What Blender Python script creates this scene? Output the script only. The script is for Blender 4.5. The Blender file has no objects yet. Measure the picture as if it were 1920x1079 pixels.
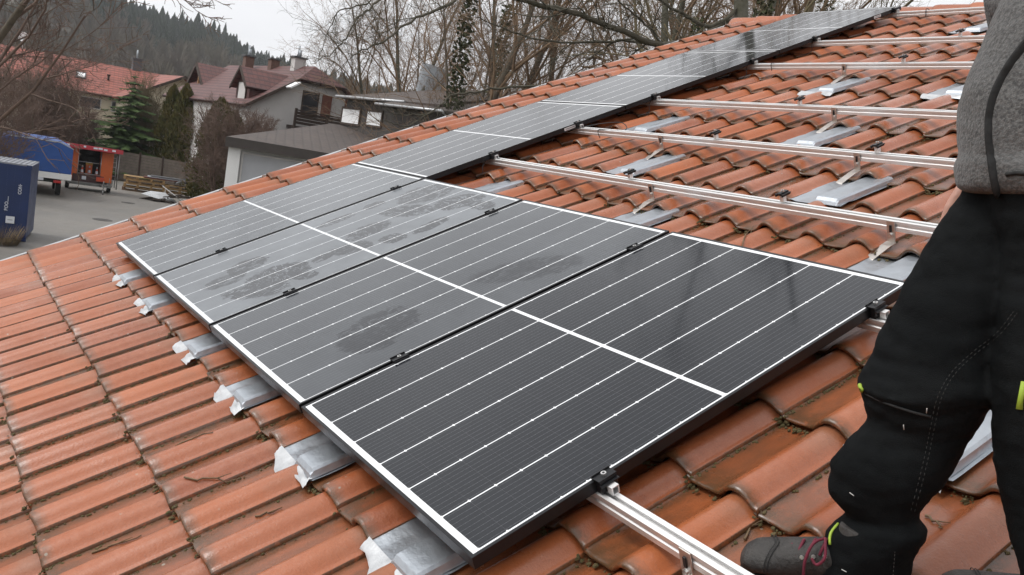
import bpy, bmesh, math, random
from mathutils import Vector, Matrix, noise
random.seed(7)
rad = math.radians
S = bpy.context.scene
COL = S.collection

# ------------------------------------------------------------------ camera, sky, sun, exposure
FPX = 1577.18                                    # focal length in pixels of the 1920 px wide photograph
PITCH = rad(25.5)                                # pitch of the tiled roof
ZE = 4.30                                        # height of the lower edge of the panels above the yard
CX = Vector((0.5624332, 0.8028744, -0.1976401))  # camera axes in the frame of the roof (x along ridge, y up the slope, z out)
CY = Vector((0.2067688, -0.3680061, -0.9065419))
CZ = Vector((-0.8005720, 0.4690034, -0.3729882))
RW = Matrix.Rotation(PITCH, 3, 'X')              # roof frame -> world
ROOF = Matrix.Translation((0, 0, ZE)) @ RW.to_4x4()
CP = Vector((5.943, -0.610, 1.280))
CW = ROOF @ CP
AX, AY, AZ = RW @ CX, RW @ CY, RW @ CZ
cam = bpy.data.cameras.new('camera')
camo = bpy.data.objects.new('camera', cam)
COL.objects.link(camo)
cam.sensor_fit = 'HORIZONTAL'; cam.sensor_width = 36.0
cam.lens = 36.0 * FPX / 1920.0
cam.clip_start = 0.05; cam.clip_end = 4000
m3 = Matrix((AX, -AY, -AZ)).transposed()
camo.matrix_world = Matrix.Translation(CW) @ m3.to_4x4()
S.camera = camo

W_ = bpy.data.worlds.new('World'); S.world = W_; W_.use_nodes = True
wn, wl = W_.node_tree.nodes, W_.node_tree.links
wn.clear()
SUN_EL, SUN_ROT = rad(52), rad(200)
sky = wn.new('ShaderNodeTexSky'); sky.sky_type = 'NISHITA'; sky.sun_disc = False
sky.sun_elevation = SUN_EL; sky.sun_rotation = SUN_ROT; sky.air_density = 1.0; sky.dust_density = 6.0; sky.ozone_density = 1.0
hs = wn.new('ShaderNodeHueSaturation'); hs.inputs['Saturation'].default_value = 0.06
wl.new(sky.outputs[0], hs.inputs['Color'])
mx = wn.new('ShaderNodeMix'); mx.data_type = 'RGBA'; mx.inputs[0].default_value = 0.62
wl.new(hs.outputs[0], mx.inputs[6]); mx.inputs[7].default_value = (11.6, 11.7, 12.0, 1)
tcw = wn.new('ShaderNodeTexCoord'); mpw = wn.new('ShaderNodeMapping'); mpw.inputs[3].default_value = (1, 1, 2.6); wl.new(tcw.outputs['Generated'], mpw.inputs[0])
cln = wn.new('ShaderNodeTexNoise'); cln.inputs['Scale'].default_value = 2.4; cln.inputs['Detail'].default_value = 5; wl.new(mpw.outputs[0], cln.inputs['Vector'])   # soft cloud tone
clr = wn.new('ShaderNodeMapRange'); clr.inputs[1].default_value = .3; clr.inputs[2].default_value = .7; clr.inputs[3].default_value = .86; clr.inputs[4].default_value = 1.12; wl.new(cln.outputs['Fac'], clr.inputs[0])
clm = wn.new('ShaderNodeMix'); clm.data_type = 'RGBA'; clm.blend_type = 'MULTIPLY'; clm.inputs[0].default_value = 1; wl.new(mx.outputs[2], clm.inputs[6]); wl.new(clr.outputs[0], clm.inputs[7])
bg = wn.new('ShaderNodeBackground'); bg.inputs[1].default_value = 0.10
wl.new(clm.outputs[2], bg.inputs[0])
wo = wn.new('ShaderNodeOutputWorld'); wl.new(bg.outputs[0], wo.inputs[0])

sun = bpy.data.lights.new('sun', 'SUN'); sun.energy = 1.1; sun.angle = rad(22); sun.color = (1.0, 0.97, 0.93)
suno = bpy.data.objects.new('sun', sun); COL.objects.link(suno)
# sky texture: rotation 0 = +Y, clockwise seen from above
sd = Vector((math.sin(SUN_ROT) * math.cos(SUN_EL), math.cos(SUN_ROT) * math.cos(SUN_EL), math.sin(SUN_EL)))
suno.rotation_euler = (-sd).to_track_quat('-Z', 'Y').to_euler()
S.view_settings.view_transform = 'Standard'; S.view_settings.look = 'None'
S.view_settings.exposure = 0.36; S.view_settings.gamma = 1; S.view_settings.use_curve_mapping = False
S.cycles.max_bounces = 6; S.cycles.diffuse_bounces = 3; S.cycles.glossy_bounces = 3; S.cycles.transparent_max_bounces = 6
S.cycles.caustics_reflective = False; S.cycles.caustics_refractive = False
try: S.cycles.use_denoising = True
except Exception: pass

# ------------------------------------------------------------------ measuring the place from the photograph
def wray(u, v):
    return AX * ((u - 960) / FPX) + AY * ((v - 539.5) / FPX) + AZ
def rray(u, v):
    return CX * ((u - 960) / FPX) + CY * ((v - 539.5) / FPX) + CZ
def at(u, v, D):                                 # the point seen at (u, v) standing D metres away (on the level)
    d = wray(u, v); return CW + d * (D / math.hypot(d.x, d.y))
def gnd(u, v, z=0.0):                            # the point seen at (u, v) on the level z
    d = wray(u, v); return CW + d * ((z - CW.z) / d.z)
def onroof(u, v, h):                             # roof-frame point seen at (u, v) at height h over the panel plane
    d = rray(u, v); return CP + d * ((h - CP.z) / d.z)
def hz(u):                                       # image row of the horizon
    return 539.5 - FPX * (AX.z * (u - 960) / FPX + AZ.z) / AY.z
def hdir(u, v=None):
    d = wray(u, hz(u) if v is None else v); d = Vector((d.x, d.y, 0)); return d.normalized()

# ------------------------------------------------------------------ mesh helpers
class MB:
    def __init__(s): s.v = []; s.f = []; s.mi = []; s.sm = []; s.att = {}
    def face(s, idx, m=0, smooth=False): s.f.append(tuple(idx)); s.mi.append(m); s.sm.append(smooth)
    def add(s, vs, fs, m=0, smooth=False, mat=None):
        o = len(s.v)
        s.v += [tuple(mat @ Vector(p)) if mat is not None else tuple(p) for p in vs]
        for f in fs: s.face([i + o for i in f], m, smooth)
        return o
    def box(s, c, d, m=0, mat=None):
        x, y, z = d[0] / 2, d[1] / 2, d[2] / 2
        vs = [(c[0] + a * x, c[1] + b * y, c[2] + e * z) for a in (-1, 1) for b in (-1, 1) for e in (-1, 1)]
        s.add(vs, [(0, 1, 3, 2), (4, 6, 7, 5), (0, 4, 5, 1), (2, 3, 7, 6), (0, 2, 6, 4), (1, 5, 7, 3)], m, False, mat)
    def quad(s, a, b, c, d, m=0): s.add([a, b, c, d], [(0, 1, 2, 3)], m)
    def poly(s, pts, m=0): s.add(pts, [tuple(range(len(pts)))], m)
    def slab(s, pts, dn, m=0):                   # polygon given thickness along vector dn
        n = len(pts); dn = Vector(dn)
        vs = [Vector(p) for p in pts] + [Vector(p) + dn for p in pts]
        fs = [tuple(range(n)), tuple(range(2 * n - 1, n - 1, -1))] + [(i, i + n, (i + 1) % n + n, (i + 1) % n) for i in range(n)]
        s.add(vs, fs, m)
    def extrude(s, prof, x0, x1, axis='x', m=0, smooth=False):   # closed profile of (y, z) swept along x
        n = len(prof)
        vs = [(x0, p[0], p[1]) for p in prof] + [(x1, p[0], p[1]) for p in prof]
        if axis == 'y': vs = [(p[1] if False else p[1], p[0], p[2]) for p in vs]
        fs = [tuple(range(n - 1, -1, -1)), tuple(range(n, 2 * n))] + [(i, (i + 1) % n, (i + 1) % n + n, i + n) for i in range(n)]
        s.add(vs, fs, m, smooth)
    def tube(s, pts, rs, n=5, m=0, cap=True, smooth=True, flat=1.0, up=None):
        pts = [Vector(p) for p in pts]; k = len(pts)
        if not hasattr(rs, '__len__'): rs = [rs] * k
        o = len(s.v); a = None
        for i, p in enumerate(pts):
            t = (pts[min(i + 1, k - 1)] - pts[max(i - 1, 0)])
            if t.length < 1e-9: t = Vector((0, 0, 1))
            t.normalize()
            if up is not None: a = Vector(up)
            elif a is None: a = Vector((0, 0, 1)) if abs(t.z) < .8 else Vector((1, 0, 0))
            a = (a - t * a.dot(t))
            if a.length < 1e-6: a = t.orthogonal()
            a.normalize(); b = t.cross(a)
            for j in range(n):
                w = 2 * math.pi * j / n
                s.v.append(tuple(p + (a * math.cos(w) * flat + b * math.sin(w)) * rs[i]))
        for i in range(k - 1):
            for j in range(n):
                q = (j + 1) % n
                s.face((o + i * n + j, o + i * n + q, o + (i + 1) * n + q, o + (i + 1) * n + j), m, smooth)
        if cap:
            s.face([o + j for j in range(n - 1, -1, -1)], m); s.face([o + (k - 1) * n + j for j in range(n)], m)
    def rings(s, rgs, m=0, smooth=True, cap=True, closed=True):
        n = len(rgs[0]); o = len(s.v)
        for r in rgs: s.v += [tuple(p) for p in r]
        for i in range(len(rgs) - 1):
            for j in range(n if closed else n - 1):
                q = (j + 1) % n
                s.face((o + i * n + j, o + i * n + q, o + (i + 1) * n + q, o + (i + 1) * n + j), m, smooth)
        if cap and closed:
            s.face([o + j for j in range(n - 1, -1, -1)], m); s.face([o + (len(rgs) - 1) * n + j for j in range(n)], m)
    def mesh(s, name, mats):
        me = bpy.data.meshes.new(name)
        me.from_pydata(s.v, [], s.f)
        for mt in (mats if isinstance(mats, (list, tuple)) else [mats]): me.materials.append(mt)
        me.polygons.foreach_set('material_index', s.mi)
        me.polygons.foreach_set('use_smooth', s.sm)
        for k, (typ, dat) in s.att.items():
            at_ = me.attributes.new(k, typ, 'POINT')
            at_.data.foreach_set('value' if typ == 'FLOAT' else 'vector', dat)
        me.update()
        return me
    def build(s, name, mats, parent=None, mw=None, bevel=0, seg=2):
        o = bpy.data.objects.new(name, s.mesh(name, mats)); COL.objects.link(o)
        if parent is not None: o.parent = parent
        if mw is not None: o.matrix_world = mw
        if bevel:
            b = o.modifiers.new('bevel', 'BEVEL'); b.width = bevel; b.segments = seg; b.limit_method = 'ANGLE'; b.angle_limit = rad(35)
        return o

def tag(o, label=None, cat=None, group=None, kind=None):
    if label: o['label'] = label
    if cat: o['category'] = cat
    if group: o['group'] = group
    if kind: o['kind'] = kind
    return o
def thing(name, label, cat, mw=None, group=None):
    o = bpy.data.objects.new(name, None); COL.objects.link(o); o.empty_display_size = .1
    if mw is not None: o.matrix_world = mw
    return tag(o, label, cat, group)
def kids(o): return [c for c in bpy.data.objects if c.parent == o]
def copy_tree(o, parent=None):
    c = o.copy(); COL.objects.link(c)
    if parent is not None: c.parent = parent
    for ch in kids(o): copy_tree(ch, c)
    return c
def dup(o, mw, label, group=None):
    c = copy_tree(o); c.matrix_world = mw; c['label'] = label
    if group: c['group'] = group
    return c
def T(x, y, z): return Matrix.Translation((x, y, z))
def RZ(a): return Matrix.Rotation(a, 4, 'Z')
def RX(a): return Matrix.Rotation(a, 4, 'X')
def RY(a): return Matrix.Rotation(a, 4, 'Y')

# ------------------------------------------------------------------ material helpers
class NT:
    def __init__(s, name):
        s.m = bpy.data.materials.new(name); s.m.use_nodes = True
        s.n = s.m.node_tree.nodes; s.l = s.m.node_tree.links
        s.b = s.n.get('Principled BSDF'); s.out = s.n.get('Material Output')
    def put(s, sock, val):
        if val is None: return
        if isinstance(val, bpy.types.NodeSocket): s.l.new(val, sock)
        elif hasattr(val, '__len__') and len(val) == 3 and sock.type == 'RGBA': sock.default_value = (*val, 1)
        else: sock.default_value = val
    def math(s, op, a, b=None, c=None, clamp=False):
        n = s.n.new('ShaderNodeMath'); n.operation = op; n.use_clamp = clamp
        s.put(n.inputs[0], a); s.put(n.inputs[1], b)
        if c is not None: s.put(n.inputs[2], c)
        return n.outputs[0]
    def mix(s, f, a, b, mode='MIX'):
        n = s.n.new('ShaderNodeMix'); n.data_type = 'RGBA'; n.blend_type = mode
        s.put(n.inputs[0], f); s.put(n.inputs[6], a); s.put(n.inputs[7], b); return n.outputs[2]
    def coord(s, which='Object'): return s.n.new('ShaderNodeTexCoord').outputs[which]
    def scale(s, vec, sc, off=(0, 0, 0), rot=(0, 0, 0)):
        n = s.n.new('ShaderNodeMapping'); s.l.new(vec, n.inputs[0]); n.inputs[1].default_value = off; n.inputs[2].default_value = rot; n.inputs[3].default_value = sc; return n.outputs[0]
    def noise(s, vec=None, scale=5, detail=4, rough=.55, dist=0):
        n = s.n.new('ShaderNodeTexNoise'); n.inputs['Scale'].default_value = scale; n.inputs['Detail'].default_value = detail
        n.inputs['Roughness'].default_value = rough; n.inputs['Distortion'].default_value = dist
        if vec is not None: s.l.new(vec, n.inputs['Vector'])
        return n.outputs['Fac']
    def voro(s, vec=None, scale=5, out='Distance'):
        n = s.n.new('ShaderNodeTexVoronoi'); n.inputs['Scale'].default_value = scale
        if vec is not None: s.l.new(vec, n.inputs['Vector'])
        return n.outputs[out]
    def ramp(s, f, lo, hi, a=0.0, b=1.0):
        n = s.n.new('ShaderNodeMapRange'); n.clamp = True; s.put(n.inputs[0], f)
        n.inputs[1].default_value = lo; n.inputs[2].default_value = hi; n.inputs[3].default_value = a; n.inputs[4].default_value = b; return n.outputs[0]
    def attr(s, name, typ='GEOMETRY', out='Fac'):
        n = s.n.new('ShaderNodeAttribute'); n.attribute_name = name; n.attribute_type = typ; return n.outputs[out]
    def sep(s, vec):
        n = s.n.new('ShaderNodeSeparateXYZ'); s.l.new(vec, n.inputs[0]); return n.outputs
    def bump(s, h, strength=.3, dist=.01):
        n = s.n.new('ShaderNodeBump'); n.inputs['Strength'].default_value = strength; n.inputs['Distance'].default_value = dist
        s.l.new(h, n.inputs['Height']); s.l.new(n.outputs[0], s.b.inputs['Normal'])
    def set(s, base=None, rough=None, metal=None, spec=None):
        s.put(s.b.inputs['Base Color'], base); s.put(s.b.inputs['Roughness'], rough); s.put(s.b.inputs['Metallic'], metal)
        s.put(s.b.inputs['Specular IOR Level'], spec); return s.m
def M(name, col, rough=.6, metal=0, var=.25, sc=6, bump=0, col2=None, spec=None, bsc=None):
    t = NT(name); c = t.coord()
    f = t.ramp(t.noise(c, sc, 5, .6), .3, .7)
    c2 = col2 if col2 else tuple(x * (1 - var) for x in col)
    t.set(t.mix(f, col, c2), t.ramp(t.noise(c, sc * 2.3, 3), .3, .7, rough * .85, min(1, rough * 1.12)), metal, spec)
    if bump: t.bump(t.noise(c, bsc or sc * 4, 5, .65), bump, .01)
    return t.m
# ------------------------------------------------------------------ materials of the roof
def mat_tile():
    t = NT('clay_tile'); c = t.coord()
    tone = t.attr('tone'); uv = t.attr('tile_uv', out='Vector'); lu, lv, _ = t.sep(uv)
    n1 = t.noise(c, 3.2, 5, .6); n2 = t.noise(c, 38, 5, .7); n3 = t.noise(c, 140, 3, .7); n4 = t.noise(c, 1.1, 3, .5)
    base = t.mix(tone, (0.25, 0.055, 0.013), (0.42, 0.118, 0.036))
    base = t.mix(t.ramp(n1, .38, .68, 0, .55), base, (0.33, 0.095, 0.036))
    crest = t.math('MULTIPLY', t.ramp(lu, .44, .62), t.ramp(lu, .98, .85))
    # bleached bloom on the roll, more of it on the drier left of the roof
    pale = t.math('MULTIPLY', t.ramp(n2, .36, .66), t.ramp(n1, .30, .62, .15, .8))
    base = t.mix(t.math('MULTIPLY', pale, t.ramp(crest, 0, 1, .25, .62)), base, (0.42, 0.158, 0.080))
    # darker damp pan with a dirty film
    pan = t.ramp(lu, .54, .42)
    film = t.math('MULTIPLY', pan, t.ramp(t.noise(t.scale(c, (7, 2.4, 7)), 3, 5, .65), .34, .62))
    base = t.mix(t.math('MULTIPLY', pan, .38), base, (0.20, 0.057, 0.018))
    base = t.mix(t.math('MULTIPLY', film, .70), base, (0.115, 0.046, 0.020))
    # algae and grime: at the tail edge, beside the lip, in the water course
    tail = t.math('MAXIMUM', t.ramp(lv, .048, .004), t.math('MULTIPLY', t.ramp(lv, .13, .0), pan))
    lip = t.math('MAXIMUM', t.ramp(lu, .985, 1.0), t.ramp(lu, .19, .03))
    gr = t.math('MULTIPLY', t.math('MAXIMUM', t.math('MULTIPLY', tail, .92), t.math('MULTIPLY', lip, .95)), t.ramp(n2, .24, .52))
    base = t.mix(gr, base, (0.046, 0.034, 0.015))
    base = t.mix(t.math('MULTIPLY', t.ramp(n3, .60, .74), .45), base, (0.10, 0.055, 0.035))
    lich = t.math('MULTIPLY', t.ramp(t.voro(c, 26), .16, .10), t.ramp(t.noise(c, 9, 2), .60, .66))
    base = t.mix(t.math('MULTIPLY', lich, .7), base, (0.36, 0.36, 0.30))
    grey = t.math('MULTIPLY', t.math('MULTIPLY', t.ramp(lv, .22, .37), crest), t.ramp(t.noise(c, 5, 3), .40, .62, 0, .55))
    base = t.mix(grey, base, (.22, .115, .068))
    grain = t.noise(c, 320, 3, .8)
    base = t.mix(t.ramp(grain, .45, .72, 0, .24), base, (.45, .18, .085))
    base = t.mix(t.ramp(grain, .52, .30, 0, .30), base, (.20, .075, .040))
    wet = t.math('MULTIPLY', t.ramp(n4, .36, .60), t.ramp(n1, .3, .55, .3, 1))
    rough = t.ramp(t.math('ADD', wet, t.math('MULTIPLY', n2, .3)), .1, 1.0, .55, .24)
    t.set(base, rough, 0, .5)
    t.put(t.b.inputs['Coat Weight'], t.math('MULTIPLY', wet, .45)); t.b.inputs['Coat Roughness'].default_value = .22
    t.bump(t.math('ADD', t.math('MULTIPLY', n2, .6), n3), .34, .004)
    return t.m
M_TILE = mat_tile()
def mat_alu(name, col=(.78, .78, .77), rough=.28):
    t = NT(name); c = t.coord()
    st = t.noise(t.scale(c, (2, 60, 60)), 6, 4, .6)
    t.set(t.mix(t.ramp(st, .3, .7), col, tuple(x * .82 for x in col)), t.ramp(st, .3, .7, rough, rough * 1.5), .95)
    return t.m
M_ALU = mat_alu('rail_aluminium', (.92, .91, .90), .45)
M_STEEL = M('stainless_steel', (.62, .58, .54), .38, .9, .2, 30)
def mat_galv():
    t = NT('galvanised_sheet'); c = t.coord()
    v = t.voro(c, 55, 'Color'); n = t.noise(c, 6, 4); w = t.noise(c, 90, 2)
    f = t.math('ADD', t.math('MULTIPLY', t.sep(v)[0], .16), t.math('MULTIPLY', n, .5))
    t.set(t.mix(f, (.54, .575, .61), (.36, .39, .43)), t.ramp(n, .35, .7, .30, .50), .85)
    t.bump(t.noise(c, 13, 4, .6), .22, .02)
    return t.m
M_GALV = mat_galv()
def mat_flap():
    t = NT('lead_free_flashing'); c = t.coord(); n = t.noise(c, 14, 5, .65)
    t.set(t.mix(t.ramp(n, .35, .7), (.66, .67, .68), (.42, .43, .44)), .36, .35)
    t.bump(t.noise(c, 34, 4, .6), .35, .01)
    return t.m
M_FLAP = mat_flap()
M_BLACK = M('black_anodised', (.017, .017, .019), .36, .4, .25, 40)
M_RUBBER = M('black_plastic', (.012, .012, .013), .5, 0, .2, 40)
M_BOLT = M('bolt_steel', (.75, .74, .72), .3, .9, .15, 60)
M_MOSS = M('moss', (.066, .062, .018), .95, 0, .5, 45, .5, (.125, .090, .042))
M_DARK = M('underlay', (.03, .025, .022), .9)
M_ZINC = M('verge_zinc', (.55, .56, .57), .4, .6, .15, 8)

PW, PL, GX, GY = 1.0983, 1.755, .0212, .0093
TW, TG, TX0, TY0 = .2321, .381, -1.323, -.481      # tile cover width, gauge, phase across and along
TZ = -.168                                         # height of the pans over the panel plane
PLATES = [(7, 1), (10, 1), (14, 1), (17, 1), (20, 1), (23, 1), (26, 4), (23, 6), (17, 6), (11, 6), (20, 8), (14, 8),
          (17, 10), (11, 10), (14, 13), (18, 13), (14, 18)]   # (column, course) of the tiles swapped for sheet metal
# the wearing profile of one tile: (across, height)
PROF = [(.000, .008), (.012, .001), (.030, .000), (.060, .000), (.088, .001), (.106, .004), (.118, .011), (.128, .022), (.140, .036),
        (.154, .0455), (.170, .049), (.187, .0465), (.202, .040), (.215, .0305), (.226, .0205), (.234, .0165), (.2415, .0155), (.243, .0145), (.2435, -.004)]
ROWS = [(.010, -.020), (.002, -.015), (.000, -.008), (.003, -.0025), (.012, .000), (.05, 0), (.13, 0), (.21, 0), (.30, 0), (.385, 0), (.415, 0)]
LIFT = .027
def tile_into(mb, x0, y0, tone, uv, tn):
    dx, dy, dz = random.gauss(0, .0018), random.gauss(0, .003), random.gauss(0, .0012)
    ro = random.gauss(0, .004); ti = random.gauss(0, .003)
    o = len(mb.v); n = len(PROF)
    for (ry, rz) in ROWS:
        for (px, pz) in PROF:
            lift = LIFT * (1 - ry / TG)
            x = x0 + dx + px + ro * ry; y = y0 + dy + ry
            z = TZ + dz + pz + rz * (0.6 + .4 * min(1, pz / .02 + .3)) + lift + ti * (px - .11) + random.gauss(0, .0004)
            if ry < .02: y += .004 * math.sin(px * 60 + x0 * 9) * .5
            mb.v.append((x, y, z)); tn.append(tone); uv += [px / .2435, ry, 0]
    for i in range(len(ROWS) - 1):
        for j in range(n - 1):
            mb.face((o + i * n + j, o + i * n + j + 1, o + (i + 1) * n + j + 1, o + (i + 1) * n + j), 0, True)
EAVE_J, TOP_J, NCOL = -8, 20, 40
tiles = MB(); tn, uv = [], []
for j in range(EAVE_J, TOP_J + 1):
    for i in range(NCOL):
        if (i, j) in PLATES: continue
        tile_into(tiles, TX0 + i * TW, TY0 + j * TG, min(1, max(0, random.gauss(.5, .36))), uv, tn)
tiles.att = {'tone': ('FLOAT', tn), 'tile_uv': ('FLOAT_VECTOR', uv)}
X_L, X_R = TX0, TX0 + NCOL * TW
Y_B, Y_T = TY0 + EAVE_J * TG, 7.47
house = thing('tiled_house', 'house whose red clay pantile roof fills the foreground, carrying the solar panels', 'house', T(0, 0, 0))
def rm(local=T(0, 0, 0)): return ROOF @ local
tiles.build('tiled_roof', M_TILE, house, rm())
b = MB(); b.slab([(X_L, Y_B, TZ - .03), (X_R, Y_B, TZ - .03), (X_R, Y_T, TZ - .03), (X_L, Y_T, TZ - .03)], (0, 0, -.12))
b.build('roof_deck', M_DARK, house, rm())
# ridge caps
rc = MB(); rt, ru = [], []
x = X_L - .02
while x < X_R:
    L = .40; r0, r1 = .118, .102; tone = random.random(); nseg = 14
    for (yy, rr) in ((0, r0 - .012), (0, r0), (.03, r0 + .003), (.07, r0), (L * .6, (r0 + r1) / 2), (L, r1)):
        for k in range(nseg + 1):
            w = -.25 + (math.pi + .5) * k / nseg
            rc.v.append((x + yy, Y_T + .01 + math.cos(w) * rr, TZ - .035 + math.sin(w) * rr)); rt.append(tone); ru += [.62, .2, 0]
    o = len(rc.v) - 6 * (nseg + 1)
    for a in range(5):
        for k in range(nseg):
            rc.face((o + a * (nseg + 1) + k, o + (a + 1) * (nseg + 1) + k, o + (a + 1) * (nseg + 1) + k + 1, o + a * (nseg + 1) + k + 1), 0, True)
    x += .36
rc.att = {'tone': ('FLOAT', rt), 'tile_uv': ('FLOAT_VECTOR', ru)}
rc.build('ridge_caps', M_TILE, house, rm())
# verge: zinc strip beside the outermost tiles, and a timber barge board
vb = MB(); vb.box((X_L - .022, (Y_B + Y_T) / 2, TZ + .012), (.05, Y_T - Y_B, .03)); vb.box((X_L - .046, (Y_B + Y_T) / 2, TZ - .02), (.004, Y_T - Y_B, .09))
vb.build('verge_strip', M_ZINC, house, rm())
M_BARGE = M('barge_board', (.16, .10, .06), .7)
vb = MB(); vb.box((X_L - .02, (Y_B + Y_T) / 2, TZ - .17), (.03, Y_T - Y_B, .2)); vb.build('barge_board', M_BARGE, house, rm())
# the slope behind the ridge and the walls below
def wr(x, y, z): return ROOF @ Vector((x, y, z))
pb = MB(); a_, b_ = wr(X_L, Y_T, TZ + .02), wr(X_R, Y_T, TZ + .02)
dn = Vector((0, math.cos(PITCH), -math.sin(PITCH))) * 7.4
pb.slab([a_, b_, b_ + dn, a_ + dn], (0, 0, -.15)); pb.build('rear_slope', M_TILE, house)
M_PLASTER = M('pale_plaster', (.62, .58, .50), .85, 0, .12, 3)
wb = MB(); e0 = wr(0, Y_B + .5, TZ - .2); e1 = wr(0, Y_T, TZ - .22)
yb, zb, yt, zt = e0.y, e0.z, e1.y, e1.z
prof = [(yb, 0), (yb, zb - .1), (yt, zt - .1), (2 * yt - yb, zb - .1), (2 * yt - yb, 0)]
wb.extrude(prof, X_L + .25, X_R - .25); wb.build('wall', M_PLASTER, house)
gb = MB(); g0 = wr(X_L, Y_B - .06, TZ - .06)
gp = [(g0.y + .07 * math.cos(t), g0.z - .02 + .07 * math.sin(t)) for t in [math.pi + k * math.pi / 8 for k in range(9)]] + [(g0.y + .062 * math.cos(t), g0.z - .02 + .062 * math.sin(t)) for t in [2 * math.pi - k * math.pi / 8 for k in range(9)]]
gb.extrude(gp, X_L - .05, X_R); gb.build('gutter', M_ZINC, house)

# ------------------------------------------------------------------ moss and debris caught in the grooves
ms = MB()
def clump(x, y, z, r):
    n = random.choice((5, 6)); pts = []
    a0 = random.random() * 6
    top = (x + random.gauss(0, r * .2), y + random.gauss(0, r * .2), z + r * random.uniform(.2, .55))
    ring = [(x + math.cos(a0 + k * 6.283 / n) * r * random.uniform(.6, 1.25), y + math.sin(a0 + k * 6.283 / n) * r * random.uniform(.7, 1.7), z - r * .25) for k in range(n)]
    mid = [((p[0] - x) * .72 + x, (p[1] - y) * .72 + y, z + r * random.uniform(.15, .5)) for p in ring]
    o = len(ms.v); ms.v += ring + mid + [top]
    for k in range(n):
        q = (k + 1) % n
        ms.face((o + k, o + q, o + n + q, o + n + k), 0, False); ms.face((o + n + k, o + n + q, o + 2 * n), 0, False)
for j in range(EAVE_J, TOP_J + 1):
    for i in range(NCOL):
        if (i, j) in PLATES: continue
        x0, y0 = TX0 + i * TW, TY0 + j * TG
        pz = TZ + LIFT
        amt = max(0.05, noise.noise((x0 * 1.1, y0 * 1.1, 3)) * 1.5 + .45)
        far = (Vector((x0, y0, 0)) - CP).length
        q = 1 if far < 4.5 else .45
        for k in range(int(46 * amt * q + random.random())):          # in the water course beside the lip
            yy = random.random() ** 1.3 * .36
            clump(x0 + TW + random.gauss(.017, .004), y0 + yy, TZ + LIFT * (1 - yy / TG) + .003, random.uniform(.002, .0058))
        for k in range(int(44 * amt * q + random.random())):          # at the tail of the tile, in the pan
            xx = random.random() ** .8 * .12 if random.random() < .75 else random.uniform(.2, .245)
            clump(x0 + xx, y0 - random.uniform(-.004, .022), TZ + .016 - random.uniform(0, .012) + (.01 if xx > .12 else 0), random.uniform(.0022, .0082))
moss = ms.build('moss', M_MOSS, None, rm()); tag(moss, 'moss and dirt caught in the grooves between the roof tiles', 'moss', None, 'stuff')

# lichen rosettes and dead twigs lying on the tiles
M_LICHEN = M('lichen', (.42, .44, .38), .95, 0, .4, 60, .6)
M_TWIG = M('dry_twig', (.20, .135, .075), .85, 0, .4, 30)
def tz_at(x, y):                                  # surface height of the tiles under (x, y)
    i = math.floor((x - TX0) / TW); px = x - TX0 - i * TW
    j = math.floor((y - TY0) / TG); py = y - TY0 - j * TG
    z = 0
    for k in range(len(PROF) - 1):
        if PROF[k][0] <= px <= PROF[k + 1][0]:
            f = (px - PROF[k][0]) / max(1e-6, PROF[k + 1][0] - PROF[k][0]); z = PROF[k][1] * (1 - f) + PROF[k + 1][1] * f
    return TZ + z + LIFT * (1 - py / TG)
TWIGS = [((560, 590, 505, 615), 'long bent twig lying across the grooves left of the lowest sheet-metal flaps'),
         ((455, 575, 395, 600), 'dead twig lying beside the second sheet-metal flap below the panels'),
         ((330, 840, 400, 815), 'thin pale twig in a tile groove near the left edge, below the fourth flap'),
         ((165, 1021, 262, 985), 'crooked twig lying in a groove at the bottom left of the roof'),
         ((355, 905, 445, 880), 'short twig resting in a groove left of the nearest flap'),
         ((470, 953, 522, 935), 'curled twig in the groove just below the fifth flap'),
         ((1395, 985, 1425, 945), 'grey twig stuck upright in the moss beside the boot'),
         ((1738, 940, 1770, 978), 'brown dead leaf stalk on the tile behind the boot'),
         ((1640, 268, 1660, 243), 'thin stalk sticking out between tiles below the highest free clamp'),
         ((1385, 470, 1412, 420), 'brown twig standing in the tile joint right of the sheet-metal box')]
for (q, lab) in TWIGS:
    a = onroof(q[0], q[1], -.115); b2 = onroof(q[2], q[3], -.115); pts = []
    for k in range(7):
        p = a.lerp(b2, k / 6); p.x += random.gauss(0, .006); p.y += random.gauss(0, .006)
        pts.append((p.x, p.y, tz_at(p.x, p.y) + .006))
    mb = MB(); L = (b2 - a).length
    mb.tube(pts, [.0035 * (1 - .09 * k) for k in range(7)], 5)
    p = Vector(pts[3]); mb.tube([p, p + (b2 - a) * .22 + Vector((.02, .01, .012))], [.0022, .001], 4)
    tag(mb.build('twig', M_TWIG, None, rm()), lab, 'twig', 'dead twigs lying on the tiles')
for (u, v, r, lab) in ((97, 682, .022, 'grey lichen rosette on a roll left of the third flap'), (307, 632, .014, 'small round pale lichen on the roll above the third flap'),
                     (1400, 343, .02, 'grey green lichen cushion in the joint above the hook next to the man')):
    p = onroof(u, v, -.105); o0 = MB(); c0 = Vector((p.x, p.y, tz_at(p.x, p.y)))
    for k in range(26):
        a = random.random() * 6.283; d = r * random.random() ** .6
        x, y = c0.x + math.cos(a) * d, c0.y + math.sin(a) * d; s_ = r * .22; z = tz_at(x, y)
        o0.add([(x - s_, y - s_, z), (x + s_, y - s_ * .6, z), (x + s_ * .7, y + s_, z), (x - s_, y + s_ * .8, z), (x, y, z + s_ * .9)], [(0, 1, 4), (1, 2, 4), (2, 3, 4), (3, 0, 4)])
    tag(o0.build('lichen', M_LICHEN, None, rm()), lab, 'lichen', 'lichen on the tiles')

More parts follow.
